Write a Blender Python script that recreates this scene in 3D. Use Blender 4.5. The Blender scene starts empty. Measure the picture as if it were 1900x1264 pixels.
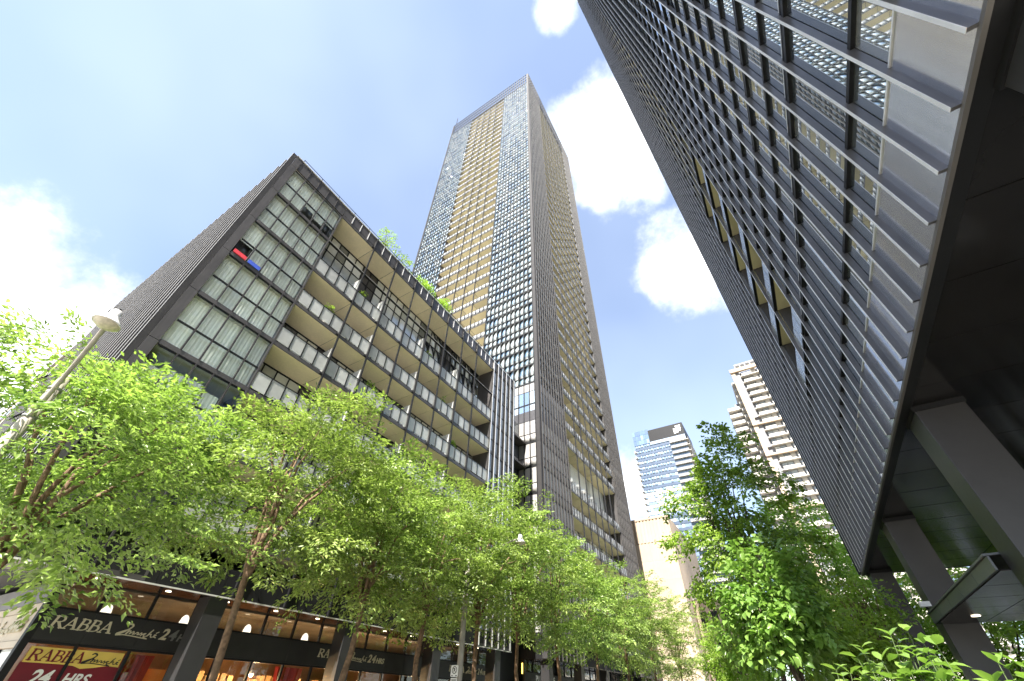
import bpy, bmesh, math, random
import numpy as np
from mathutils import Matrix, Vector

random.seed(7)
scene = bpy.context.scene
R = math.radians

# ------------------------------------------------------------------ camera
YAW, PIT, ROL = R(-32.5756), R(39.9088), R(1.7068)
_f = Vector((math.sin(YAW) * math.cos(PIT), math.cos(YAW) * math.cos(PIT), math.sin(PIT)))
_r0 = Vector((math.cos(YAW), -math.sin(YAW), 0)); _u0 = _r0.cross(_f)
_r = _r0 * math.cos(ROL) + _u0 * math.sin(ROL)
_u = -_r0 * math.sin(ROL) + _u0 * math.cos(ROL)
EYE = Vector((0, 0, 1.6))
cam_data = bpy.data.cameras.new('camera')
cam = bpy.data.objects.new('camera', cam_data)
scene.collection.objects.link(cam)
M = Matrix(((_r.x, _u.x, -_f.x, EYE.x), (_r.y, _u.y, -_f.y, EYE.y), (_r.z, _u.z, -_f.z, EYE.z), (0, 0, 0, 1)))
cam.matrix_world = M
cam_data.sensor_width = 36.0
cam_data.lens = 744.976 / 1900 * 36
cam_data.shift_x = (950 - 941.275) / 1900
cam_data.shift_y = (682.529 - 632) / 1900
cam_data.clip_start = 0.05
cam_data.clip_end = 6000
scene.camera = cam

# ------------------------------------------------------------------ world / sky
SUN_AZ = math.atan2(0.20, -0.98)          # towards the sun, clockwise from +Y
SUN_EL = R(50)
world = bpy.data.worlds.new('World'); scene.world = world; world.use_nodes = True
nt = world.node_tree; nt.nodes.clear()
N = nt.nodes.new; L = nt.links.new
out = N('ShaderNodeOutputWorld'); bg = N('ShaderNodeBackground')
sky = N('ShaderNodeTexSky'); sky.sky_type = 'NISHITA'; sky.sun_disc = False
sky.sun_elevation = SUN_EL; sky.sun_rotation = SUN_AZ
sky.air_density = 1.0; sky.dust_density = 1.0; sky.ozone_density = 1.6; sky.altitude = 100
SKY_STRENGTH = 0.100
bg.inputs['Strength'].default_value = SKY_STRENGTH
tc = N('ShaderNodeTexCoord')
noise = N('ShaderNodeTexNoise'); noise.inputs['Scale'].default_value = 7.0
noise.inputs['Detail'].default_value = 9; noise.inputs['Roughness'].default_value = 0.60
L(tc.outputs['Generated'], noise.inputs['Vector'])
noise2 = N('ShaderNodeTexNoise'); noise2.inputs['Scale'].default_value = 1.7
noise2.inputs['Detail'].default_value = 3
L(tc.outputs['Generated'], noise2.inputs['Vector'])

def mth(op, a, b=None, clamp=False):
    n = N('ShaderNodeMath'); n.operation = op; n.use_clamp = clamp
    for i, v in enumerate((a, b)):
        if v is None: continue
        if isinstance(v, (int, float)): n.inputs[i].default_value = v
        else: L(v, n.inputs[i])
    return n.outputs[0]

def pix_dir(px, py):
    return (_f + _r * ((px - 941.275) / 744.976) - _u * ((py - 682.529) / 744.976)).normalized()
# cumulus banks: direction, angular radius in degrees
CLOUDS = [(pix_dir(20, 600), 11.5), (pix_dir(130, 600), 7), (pix_dir(-80, 560), 11), (pix_dir(20, 760), 11),
          (pix_dir(1140, 250), 7.6), (pix_dir(1185, 285), 5.8), (pix_dir(1105, 320), 5.0), (pix_dir(1275, 490), 6.6),
          (pix_dir(1235, 510), 4.6), (pix_dir(1032, 10), 2.4), (pix_dir(1190, 920), 6)]
_rg = random.Random(11)
for k in range(12):                        # the same broken cumulus over the rest of the sky
    a = _rg.uniform(110, 250) + math.degrees(YAW); e = _rg.uniform(8, 50)
    d = Vector((math.sin(R(a)) * math.cos(R(e)), math.cos(R(a)) * math.cos(R(e)), math.sin(R(e))))
    CLOUDS.append((d, _rg.uniform(9, 18)))
acc = None
for d, rad in CLOUDS:
    vm = N('ShaderNodeVectorMath'); vm.operation = 'DISTANCE'
    L(tc.outputs['Generated'], vm.inputs[0]); vm.inputs[1].default_value = d
    s = mth('SUBTRACT', 1.0, mth('DIVIDE', vm.outputs['Value'], R(rad)))
    acc = s if acc is None else mth('MAXIMUM', acc, s)
nz = mth('MULTIPLY', mth('SUBTRACT', noise.outputs['Fac'], 0.5), 2.0)
den = mth('SUBTRACT', mth('ADD', mth('MAXIMUM', acc, -1.2), nz), 0.27)
mr = N('ShaderNodeMapRange'); mr.interpolation_type = 'SMOOTHSTEP'
mr.inputs['From Min'].default_value = -0.02; mr.inputs['From Max'].default_value = 0.34
L(den, mr.inputs['Value'])
# thin veil of high haze
veil = mth('MULTIPLY', mth('SUBTRACT', noise2.outputs['Fac'], 0.40, True), 0.45, True)
mixv = N('ShaderNodeMixRGB'); mixv.inputs['Color2'].default_value = (5.3, 5.9, 7.2, 1)
L(mth('ADD', veil, 0.13, True), mixv.inputs['Fac']); L(sky.outputs['Color'], mixv.inputs['Color1'])
mixc = N('ShaderNodeMixRGB')
cshade = N('ShaderNodeMapRange'); cshade.inputs['From Min'].default_value = 0.30; cshade.inputs['From Max'].default_value = 0.56
L(noise.outputs['Fac'], cshade.inputs['Value'])
ccol = N('ShaderNodeMixRGB'); ccol.inputs['Color1'].default_value = (3.3, 3.45, 3.7, 1); ccol.inputs['Color2'].default_value = (8.2, 8.2, 8.3, 1)
L(cshade.outputs['Result'], ccol.inputs['Fac']); L(ccol.outputs['Color'], mixc.inputs['Color2'])
mr2 = N('ShaderNodeMapRange'); mr2.interpolation_type = 'SMOOTHSTEP'
mr2.inputs['From Min'].default_value = -0.36; mr2.inputs['From Max'].default_value = 0.15; mr2.inputs['To Max'].default_value = 0.32
L(den, mr2.inputs['Value'])
L(mth('MAXIMUM', mr.outputs['Result'], mr2.outputs['Result']), mixc.inputs['Fac']); L(mixv.outputs['Color'], mixc.inputs['Color1'])
L(mixc.outputs['Color'], bg.inputs['Color']); L(bg.outputs[0], out.inputs['Surface'])

# ------------------------------------------------------------------ sun, exposure
sd = bpy.data.lights.new('sun', 'SUN'); sd.energy = 5.0; sd.angle = R(0.55); sd.color = (1.0, 0.955, 0.88)
sun = bpy.data.objects.new('sun', sd); scene.collection.objects.link(sun)
to_sun = Vector((math.sin(SUN_AZ) * math.cos(SUN_EL), math.cos(SUN_AZ) * math.cos(SUN_EL), math.sin(SUN_EL)))
sun.rotation_euler = to_sun.to_track_quat('Z', 'Y').to_euler()
vs = scene.view_settings
vs.view_transform = 'Standard'; vs.look = 'None'; vs.gamma = 1; vs.exposure = 1.7
vs.use_curve_mapping = False
cy = scene.cycles
cy.max_bounces = 6; cy.diffuse_bounces = 4; cy.glossy_bounces = 3; cy.transmission_bounces = 4
cy.transparent_max_bounces = 8; cy.caustics_reflective = False; cy.caustics_refractive = False
cy.sample_clamp_indirect = 8; cy.use_adaptive_sampling = True; cy.adaptive_threshold = 0.02

# ------------------------------------------------------------------ materials
MATS = {}
def new_mat(name):
    m = bpy.data.materials.new(name); m.use_nodes = True
    MATS[name] = m
    return m, m.node_tree, m.node_tree.nodes['Principled BSDF']

def rand_fac(t):
    """0..1 value that differs for every piece, joined or single"""
    oi = t.nodes.new('ShaderNodeObjectInfo'); ge = t.nodes.new('ShaderNodeNewGeometry')
    a = t.nodes.new('ShaderNodeMath'); a.operation = 'ADD'
    t.links.new(oi.outputs['Random'], a.inputs[0]); t.links.new(ge.outputs['Random Per Island'], a.inputs[1])
    f = t.nodes.new('ShaderNodeMath'); f.operation = 'FRACT'; t.links.new(a.outputs[0], f.inputs[0])
    return f.outputs[0]

def mat(name, col, rough=0.5, metal=0.0, var=0.12, scale=1.5, bump=0.0, spec=0.5, coat=0.0, piece=0.0, streak=0.0, rvar=0.0):
    m, t, b = new_mat(name)
    n = t.nodes.new; l = t.links.new
    geo = n('ShaderNodeNewGeometry')
    mp = n('ShaderNodeMapping'); l(geo.outputs['Position'], mp.inputs['Vector'])
    no = n('ShaderNodeTexNoise'); no.inputs['Scale'].default_value = scale; no.inputs['Detail'].default_value = 6
    l(mp.outputs[0], no.inputs['Vector'])
    mrn = n('ShaderNodeMapRange'); mrn.inputs['From Min'].default_value = 0.3; mrn.inputs['From Max'].default_value = 0.7
    mrn.inputs['To Min'].default_value = 1 - var; mrn.inputs['To Max'].default_value = 1 + var
    l(no.outputs['Fac'], mrn.inputs['Value'])
    val = mrn.outputs[0]
    if piece:
        pr = n('ShaderNodeMapRange'); pr.inputs['To Min'].default_value = 1 - piece; pr.inputs['To Max'].default_value = 1 + piece
        l(rand_fac(t), pr.inputs['Value'])
        mm = n('ShaderNodeMath'); mm.operation = 'MULTIPLY'; l(val, mm.inputs[0]); l(pr.outputs[0], mm.inputs[1]); val = mm.outputs[0]
    if streak:                              # rain streaks and dust, stretched down the wall
        mp2 = n('ShaderNodeMapping'); mp2.inputs['Scale'].default_value = (3.2, 3.2, 0.25); l(geo.outputs['Position'], mp2.inputs['Vector'])
        no2 = n('ShaderNodeTexNoise'); no2.inputs['Scale'].default_value = 2.5; no2.inputs['Detail'].default_value = 5; l(mp2.outputs[0], no2.inputs['Vector'])
        sr = n('ShaderNodeMapRange'); sr.inputs['From Min'].default_value = 0.4; sr.inputs['From Max'].default_value = 0.75
        sr.inputs['To Min'].default_value = 1; sr.inputs['To Max'].default_value = 1 + streak; l(no2.outputs['Fac'], sr.inputs['Value'])
        mm = n('ShaderNodeMath'); mm.operation = 'MULTIPLY'; l(val, mm.inputs[0]); l(sr.outputs[0], mm.inputs[1]); val = mm.outputs[0]
    vmul = n('ShaderNodeVectorMath'); vmul.operation = 'SCALE'; vmul.inputs[0].default_value = col; l(val, vmul.inputs['Scale'])
    l(vmul.outputs[0], b.inputs['Base Color'])
    b.inputs['Roughness'].default_value = rough; b.inputs['Metallic'].default_value = metal
    b.inputs['Specular IOR Level'].default_value = spec; b.inputs['Coat Weight'].default_value = coat
    if rvar:
        rr = n('ShaderNodeMapRange'); rr.inputs['To Min'].default_value = rough - rvar; rr.inputs['To Max'].default_value = rough + rvar
        l(no.outputs['Fac'], rr.inputs['Value']); l(rr.outputs[0], b.inputs['Roughness'])
    if bump:
        bp = n('ShaderNodeBump'); bp.inputs['Strength'].default_value = bump; bp.inputs['Distance'].default_value = 0.02
        nb = n('ShaderNodeTexNoise'); nb.inputs['Scale'].default_value = scale * 6; nb.inputs['Detail'].default_value = 5
        l(mp.outputs[0], nb.inputs['Vector']); l(nb.outputs['Fac'], bp.inputs['Height']); l(bp.outputs[0], b.inputs['Normal'])
    return m

def schlick(t, f0=0.04):
    n = t.nodes.new; l = t.links.new
    ge = n('ShaderNodeNewGeometry'); d = n('ShaderNodeVectorMath'); d.operation = 'DOT_PRODUCT'
    l(ge.outputs['Incoming'], d.inputs[0]); l(ge.outputs['Normal'], d.inputs[1])
    a = n('ShaderNodeMath'); a.operation = 'ABSOLUTE'; l(d.outputs['Value'], a.inputs[0])
    b = n('ShaderNodeMath'); b.operation = 'SUBTRACT'; b.inputs[0].default_value = 1; b.use_clamp = True; l(a.outputs[0], b.inputs[1])
    p = n('ShaderNodeMath'); p.operation = 'POWER'; p.inputs[1].default_value = 5; l(b.outputs[0], p.inputs[0])
    m = n('ShaderNodeMath'); m.operation = 'MULTIPLY_ADD'; m.inputs[1].default_value = 1 - f0; m.inputs[2].default_value = f0; l(p.outputs[0], m.inputs[0])
    return m
def glass_clear(name, tint, base=0.06, rough=0.0, blinds=None):
    """window glass: see-through with Fresnel mirror reflection"""
    m, t, b = new_mat(name); t.nodes.remove(b)
    n = t.nodes.new; l = t.links.new
    o = t.nodes['Material Output']
    tr = n('ShaderNodeBsdfTransparent'); tr.inputs[0].default_value = (*tint, 1)
    gl = n('ShaderNodeBsdfGlossy'); gl.inputs['Roughness'].default_value = rough; gl.inputs['Color'].default_value = (0.95, 0.97, 1, 1)
    fr = schlick(t)
    ad = n('ShaderNodeMath'); ad.operation = 'MULTIPLY_ADD'; ad.inputs[1].default_value = 1.0; ad.inputs[2].default_value = base; ad.use_clamp = True
    l(fr.outputs[0], ad.inputs[0])
    mx = n('ShaderNodeMixShader'); l(ad.outputs[0], mx.inputs[0]); l(tr.outputs[0], mx.inputs[1]); l(gl.outputs[0], mx.inputs[2])
    l(mx.outputs[0], o.inputs['Surface'])
    return m

def glass_coated(name, ramp, refl=0.35, rough=0.02, wob=0.0):
    """solar glass with blinds or dark rooms behind it: body colour varies from pane to pane"""
    m, t, b = new_mat(name)
    n = t.nodes.new; l = t.links.new
    cr = n('ShaderNodeValToRGB'); cr.color_ramp.interpolation = 'CONSTANT'
    els = cr.color_ramp.elements
    while len(els) < len(ramp): els.new(0.5)
    for e, (p, c) in zip(els, ramp): e.position = p; e.color = (*c, 1)
    l(rand_fac(t), cr.inputs['Fac'])
    l(cr.outputs['Color'], b.inputs['Base Color'])
    b.inputs['Roughness'].default_value = 0.6; b.inputs['Specular IOR Level'].default_value = 0.5
    gl = n('ShaderNodeBsdfGlossy'); gl.inputs['Roughness'].default_value = rough; gl.inputs['Color'].default_value = (0.9, 0.96, 1, 1)
    fr = schlick(t)
    ad = n('ShaderNodeMath'); ad.operation = 'MULTIPLY_ADD'; ad.inputs[1].default_value = 1.2; ad.inputs[2].default_value = refl; ad.use_clamp = True
    l(fr.outputs[0], ad.inputs[0])
    if wob:
        geo = n('ShaderNodeNewGeometry'); no = n('ShaderNodeTexNoise'); no.inputs['Scale'].default_value = 0.6; l(geo.outputs['Position'], no.inputs['Vector'])
        bp = n('ShaderNodeBump'); bp.inputs['Strength'].default_value = wob; bp.inputs['Distance'].default_value = 0.01
        l(no.outputs['Fac'], bp.inputs['Height']); l(bp.outputs[0], gl.inputs['Normal'])
    mx = n('ShaderNodeMixShader'); o = t.nodes['Material Output']
    l(ad.outputs[0], mx.inputs[0]); l(b.outputs[0], mx.inputs[1]); l(gl.outputs[0], mx.inputs[2]); l(mx.outputs[0], o.inputs['Surface'])
    return m

def leaf_mat(name, dark, light, trans=0.45):
    m, t, b = new_mat(name)
    n = t.nodes.new; l = t.links.new
    ge = n('ShaderNodeNewGeometry'); cr = n('ShaderNodeValToRGB')
    cr.color_ramp.elements[0].color = (*dark, 1); cr.color_ramp.elements[1].color = (*light, 1)
    no = n('ShaderNodeTexNoise'); no.inputs['Scale'].default_value = 0.8; l(ge.outputs['Position'], no.inputs['Vector'])
    ad = n('ShaderNodeMath'); ad.operation = 'MULTIPLY_ADD'; ad.inputs[1].default_value = 0.55
    l(ge.outputs['Random Per Island'], ad.inputs[0])
    m2 = n('ShaderNodeMath'); m2.operation = 'MULTIPLY_ADD'; m2.inputs[1].default_value = 1.3; m2.inputs[2].default_value = -0.4
    l(no.outputs['Fac'], m2.inputs[0]); l(m2.outputs[0], ad.inputs[2]); l(ad.outputs[0], cr.inputs['Fac'])
    b.inputs['Roughness'].default_value = 0.36; b.inputs['Specular IOR Level'].default_value = 0.5
    oi = n('ShaderNodeObjectInfo'); hs = n('ShaderNodeHueSaturation')      # each tree its own tint
    for key, lo, hi in (('Hue', .494, .507), ('Value', .92, 1.14)):
        q = n('ShaderNodeMapRange'); q.inputs['To Min'].default_value = lo; q.inputs['To Max'].default_value = hi
        l(oi.outputs['Random'], q.inputs['Value']); l(q.outputs[0], hs.inputs[key])
    l(cr.outputs['Color'], hs.inputs['Color']); cr = hs
    l(cr.outputs['Color'], b.inputs['Base Color'])
    tl = n('ShaderNodeBsdfTranslucent')
    br = n('ShaderNodeMixRGB'); br.blend_type = 'MULTIPLY'; br.inputs['Fac'].default_value = 1; br.inputs['Color2'].default_value = (1.15, 1.30, 0.75, 1)
    l(cr.outputs['Color'], br.inputs['Color1']); l(br.outputs[0], tl.inputs['Color'])
    mx = n('ShaderNodeMixShader'); mx.inputs[0].default_value = trans
    l(b.outputs[0], mx.inputs[1]); l(tl.outputs[0], mx.inputs[2]); l(mx.outputs[0], t.nodes['Material Output'].inputs['Surface'])
    return m

def emit_mat(name, col, s):
    m, t, b = new_mat(name)
    b.inputs['Base Color'].default_value = (*col, 1); b.inputs['Emission Color'].default_value = (*col, 1); b.inputs['Emission Strength'].default_value = s
    return m

CHAR = mat('charcoal_paint', (0.072, 0.067, 0.066), 0.42, 0.25, 0.10, 0.9, streak=0.25, rvar=0.08)
CHAR2 = mat('charcoal_fin', (0.034, 0.032, 0.032), 0.45, 0.0, 0.12, 1.2, streak=0.3, spec=0.25)
BLACKM = mat('black_metal', (0.014, 0.014, 0.015), 0.5, 0.0, 0.15, 1.5, spec=0.25)
CHARD = mat('dark_charcoal', (0.040, 0.038, 0.038), 0.55, 0.0, 0.1, 0.9, streak=0.2, spec=0.2)
RTPANEL = mat('tower_metal_panel', (0.55, 0.56, 0.60), 0.17, 0.85, 0.06, 0.7, streak=0.15, rvar=0.05, piece=0.06)
RTFIN = mat('tower_metal_fin', (0.100, 0.096, 0.096), 0.36, 0.30, 0.16, 1.4, streak=0.35)
RTTRIM = mat('brushed_trim', (0.78, 0.77, 0.75), 0.38, 0.35, 0.1, 2)
SOFFITM = mat('bronze_soffit', (0.050, 0.042, 0.036), 0.15, 0.55, 0.18, 0.8, piece=0.18, rvar=0.06)
RTSOF = mat('dark_soffit', (0.030, 0.028, 0.027), 0.14, 0.45, 0.15, 0.8, piece=0.2, rvar=0.05)
COLM = mat('column_paint', (0.034, 0.033, 0.034), 0.38, 0.1, 0.14, 1.3, bump=0.12)
TAN = mat('tan_soffit', (0.88, 0.75, 0.53), 0.8, 0, 0.07, 0.6, piece=0.06, streak=0.08)
TANT = mat('tan_soffit_tower', (0.72, 0.63, 0.39), 0.8, 0, 0.06, 0.4, piece=0.13)
CONC = mat('concrete', (0.42, 0.39, 0.35), 0.85, 0, 0.15, 1.2, bump=0.3)
BOUNCE_DECK = mat('pale_bounce_deck', (0.72, 0.70, 0.66), 0.85, 0, 0.1, 1.2)  # pale sheet added on balcony slabs to bounce light onto the soffits
POLE = mat('pole_concrete', (0.36, 0.325, 0.275), 0.8, 0, 0.22, 2.2, bump=0.35)
ENAMEL = mat('lamp_enamel', (0.74, 0.72, 0.68), 0.35, 0, 0.14, 8)
LENS = mat('lamp_lens', (0.62, 0.55, 0.42), 0.25, 0, 0.2, 14)
SIDEDGE = mat('side_fin_edge', (0.40, 0.385, 0.37), 0.45, 0.2, 0.15, 0.6)
TWEDGE = mat('warm_grey_edge', (0.12, 0.112, 0.105), 0.5, 0.0, 0.15, 0.6, spec=0.25)  # even warm grey for the fin edges and bottom trim
BEIGE = mat('beige_stone', (0.46, 0.36, 0.265), 0.9, 0, 0.08, 0.35, piece=0.04, streak=0.06)
BEIGEP = mat('beige_panel', (0.58, 0.50, 0.39), 0.6, 0, 0.10, 0.9, piece=0.05)
WHITEP = mat('white_panel', (0.52, 0.485, 0.43), 0.7, 0, 0.07, 0.3, piece=0.06)
GREYP = mat('grey_panel', (0.22, 0.22, 0.23), 0.6, 0, 0.1, 0.6, piece=0.08)
CURT = mat('curtain_cloth', (0.92, 0.90, 0.82), 0.9, 0, 0.06, 3, piece=0.16)
ROOMW = mat('room_wall', (0.46, 0.44, 0.38), 0.9, 0, 0.1, 0.7)
def frosted(name, col, see):
    m = mat(name, col, 0.25, 0, 0.10, 2.2, coat=0.5, piece=0.15)
    t = m.node_tree; tr = t.nodes.new('ShaderNodeBsdfTransparent'); tr.inputs[0].default_value = (.9, .93, .9, 1)
    mx = t.nodes.new('ShaderNodeMixShader'); mx.inputs[0].default_value = see
    t.links.new(t.nodes['Principled BSDF'].outputs[0], mx.inputs[1]); t.links.new(tr.outputs[0], mx.inputs[2])
    t.links.new(mx.outputs[0], t.nodes['Material Output'].inputs['Surface'])
    return m
RAILG = frosted('frosted_rail', (0.60, 0.60, 0.58), 0.38)
RAILT = frosted('tower_rail', (0.44, 0.45, 0.46), 0.25)
BARK = mat('bark', (0.20, 0.125, 0.075), 0.9, 0, 0.45, 9, bump=0.9)
BARKD = mat('bark_dark', (0.085, 0.060, 0.045), 0.9, 0, 0.4, 9, bump=0.8)
STEM = mat('green_stem', (0.10, 0.14, 0.05), 0.7, 0, 0.2, 6)
ASPH = mat('asphalt', (0.055, 0.055, 0.057), 0.9, 0, 0.2, 3, bump=0.4)
PAVE = mat('paving', (0.46, 0.44, 0.40), 0.85, 0, 0.15, 2, bump=0.2, piece=0.1)
GROUND = mat('ground', (0.16, 0.15, 0.12), 0.95, 0, 0.3, 0.3)
PAINTW = mat('road_paint', (0.72, 0.72, 0.70), 0.7, 0, 0.15, 6)
GRASSM = mat('soil', (0.06, 0.075, 0.03), 0.95, 0, 0.4, 1.4, bump=0.5)
SIGNB = mat('sign_black', (0.018, 0.017, 0.017), 0.5, 0, 0.2, 2)
SIGNT = mat('sign_letters', (0.55, 0.50, 0.36), 0.5, 0, 0.12, 6)
SIGNG = mat('sign_letters_grey', (0.16, 0.16, 0.15), 0.5, 0, 0.12, 6)
MAROON = mat('poster_maroon', (0.16, 0.006, 0.016), 0.35, 0, 0.15, 2)
YELLOW = mat('poster_yellow', (0.75, 0.55, 0.12), 0.4, 0, 0.12, 2)
SIGNW = mat('sign_white', (0.80, 0.80, 0.78), 0.45, 0, 0.05, 4)
RED = mat('red_paint', (0.62, 0.045, 0.06), 0.5, 0, 0.08, 4)
BLUE = mat('blue_paint', (0.05, 0.10, 0.50), 0.5, 0, 0.08, 4)
REDCL = mat('red_cloth', (0.50, 0.035, 0.02), 0.8, 0, 0.25, 2.5)
ORANGE = mat('orange_board', (0.80, 0.22, 0.015), 0.6, 0, 0.1, 2)
WOOD = mat('shop_wood', (0.36, 0.17, 0.06), 0.5, 0, 0.25, 3)
SHOPW = mat('shop_wall', (0.42, 0.20, 0.08), 0.8, 0, 0.2, 1)
GOODS = mat('shop_goods', (0.50, 0.30, 0.12), 0.6, 0, 0.3, 3, piece=0.6)
TEAL = mat('teal_board', (0.18, 0.42, 0.38), 0.5, 0, 0.1, 3)
GLASS = glass_clear('window_glass', (0.975, 1.0, 0.985), 0.0)
GLASSD = glass_clear('storefront_glass', (0.92, 0.93, 0.91), 0.01)
GREYBLIND = mat('grey_blind', (0.36, 0.345, 0.33), 0.35, 0, 0.05, 0.5, piece=0.12, coat=0.3)
GT_BLUE = glass_coated('tower_glass_sky', [(0, (.05, .11, .17)), (.14, (.16, .25, .30)), (.30, (.33, .40, .41)), (.58, (.44, .48, .46)), (.88, (.09, .17, .25))], 0.40, 0.02, 0.06)  # pale body tones stand in for reflected sky and cloud as well as blinds
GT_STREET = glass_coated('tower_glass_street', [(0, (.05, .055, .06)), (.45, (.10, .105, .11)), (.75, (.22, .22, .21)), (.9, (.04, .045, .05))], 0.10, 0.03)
GT_DARK = glass_coated('rear_glass', [(0, (.12, .13, .13)), (.18, (.42, .43, .40)), (.45, (.76, .76, .70)), (.82, (.58, .59, .55))], 0.14, 0.03)
GT_RIGHT = glass_coated('near_tower_glass', [(0, (.07, .078, .08)), (.5, (.13, .14, .14)), (.85, (.30, .30, .28))], 0.42, 0.004)
G_BLUEB = glass_coated('blue_tower_glass', [(0, (.035, .08, .17)), (.3, (.05, .11, .22)), (.6, (.09, .16, .28)), (.8, (.16, .25, .36))], 0.10, 0.08)
G_BLUEP = glass_coated('blue_tower_windows', [(0, (.14, .20, .28)), (.4, (.22, .29, .36)), (.75, (.34, .39, .43))], 0.06, 0.15)
SLATE = mat('blue_spandrel', (0.085, 0.115, 0.17), 0.35, 0.1, 0.12, 0.4)
G_PALE = glass_coated('pale_tower_glass', [(0, (.30, .36, .42)), (.4, (.48, .54, .58)), (.7, (.62, .64, .62))], 0.22, 0.05)
BULB = emit_mat('warm_lamp', (1.0, 0.62, 0.26), 14)
DOWNL = emit_mat('down_light', (1.0, 0.86, 0.62), 2.0)
LEAF_ROW = leaf_mat('leaf_row', (0.036, 0.090, 0.012), (0.47, 0.59, 0.165), 0.40)
LEAF_DEEP = leaf_mat('leaf_deep', (0.055, 0.125, 0.016), (0.38, 0.50, 0.085), 0.46)
LEAF_LIME_SUN = leaf_mat('leaf_lime_sun', (0.13, 0.23, 0.022), (0.42, 0.56, 0.11), 0.58)  # lime leaf, lightened in its colour to stand in for sunlight
LEAF_SHRUB = leaf_mat('leaf_shrub', (0.09, 0.18, 0.030), (0.26, 0.38, 0.085), 0.40)

# ------------------------------------------------------------------ mesh helpers
COLL = scene.collection
BOXF = [(0, 3, 2, 1), (4, 5, 6, 7), (0, 1, 5, 4), (1, 2, 6, 5), (2, 3, 7, 6), (3, 0, 4, 7)]
_unit = {}
def unit_box(m):
    if m.name not in _unit:
        me = bpy.data.meshes.new('box_' + m.name)
        v = [(x, y, z) for z in (-.5, .5) for x, y in ((-.5, -.5), (.5, -.5), (.5, .5), (-.5, .5))]
        me.from_pydata(v, [], BOXF); me.materials.append(m); _unit[m.name] = me
    return _unit[m.name]

def link(o, parent=None, loc=None):
    COLL.objects.link(o)
    if parent is not None:
        o.parent = parent
    if loc is not None: o.location = loc
    return o

def props(o, label=None, cat=None, group=None, kind=None):
    for k, v in (('label', label), ('category', cat), ('group', group), ('kind', kind)):
        if v: o[k] = v
    return o

def worldloc(o):
    v = Vector((0, 0, 0))
    while o is not None:
        v += o.location; o = o.parent
    return v

def thing(name, loc, label, cat, group=None, kind=None):
    o = bpy.data.objects.new(name, None); o.empty_display_size = 0.3
    link(o, None, loc)
    return props(o, label, cat, group, kind)

def mesh_obj(name, verts, faces, m, parent=None, smooth=False, loc=None):
    """verts in world coordinates; parent has no rotation and unit scale"""
    off = worldloc(parent) if parent is not None else Vector((0, 0, 0))
    if loc is None: loc = off.copy()
    me = bpy.data.meshes.new(name)
    verts = np.asarray(verts, float).reshape(-1, 3) - np.array(loc)
    if isinstance(faces, np.ndarray):
        nv, nf, k = len(verts), len(faces), faces.shape[1]
        me.vertices.add(nv); me.vertices.foreach_set('co', verts.ravel())
        me.loops.add(nf * k); me.loops.foreach_set('vertex_index', faces.ravel().astype(np.int32))
        me.polygons.add(nf); me.polygons.foreach_set('loop_start', np.arange(0, nf * k, k, dtype=np.int32))
        me.update(calc_edges=True)
    else:
        me.from_pydata([tuple(v) for v in verts], [], faces)
    for mm in (m if isinstance(m, (list, tuple)) else [m]): me.materials.append(mm)
    if smooth: me.polygons.foreach_set('use_smooth', [True] * len(me.polygons))
    me.update()
    o = bpy.data.objects.new(name, me)
    return link(o, parent, Vector(loc) - off)

def box(name, m, b, parent=None):
    """axis aligned box b=(x0,x1,y0,y1,z0,z1), mesh data shared between boxes of one material"""
    o = bpy.data.objects.new(name, unit_box(m))
    c = Vector(((b[0] + b[1]) / 2, (b[2] + b[3]) / 2, (b[4] + b[5]) / 2))
    if parent is not None and parent.type == 'MESH':          # sub-part under a scaled box
        p = parent
        COLL.objects.link(o); o.parent = p
        pc = worldloc(p)
        o.matrix_parent_inverse = Matrix.Diagonal((1 / p.scale[0], 1 / p.scale[1], 1 / p.scale[2], 1))
        o.location = c - pc
    else:
        link(o, parent, c - (worldloc(parent) if parent else Vector((0, 0, 0))))
    o.scale = (b[1] - b[0], b[3] - b[2], b[5] - b[4])
    return o

_Rn = np.array([_r, _u, _f])
def px_extent(b):
    xs = np.array([(x, y, z) for x in b[:2] for y in b[2:4] for z in b[4:]]) - np.array(EYE)
    c = xs @ _Rn.T
    if (c[:, 2] < 0.05).any():
        if (c[:, 2] < 0.05).all(): return 0
        c = c[c[:, 2] > 0.05]
    px = 941.3 + 745 * c[:, 0] / c[:, 2]; py = 682.5 - 745 * c[:, 1] / c[:, 2]
    if px.max() < 0 or px.min() > 1900 or py.max() < 0 or py.min() > 1264: return 0
    x0, x1 = max(px.min(), 0), min(px.max(), 1900); y0, y1 = max(py.min(), 0), min(py.max(), 1264)
    return math.hypot(x1 - x0, y1 - y0)

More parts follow.
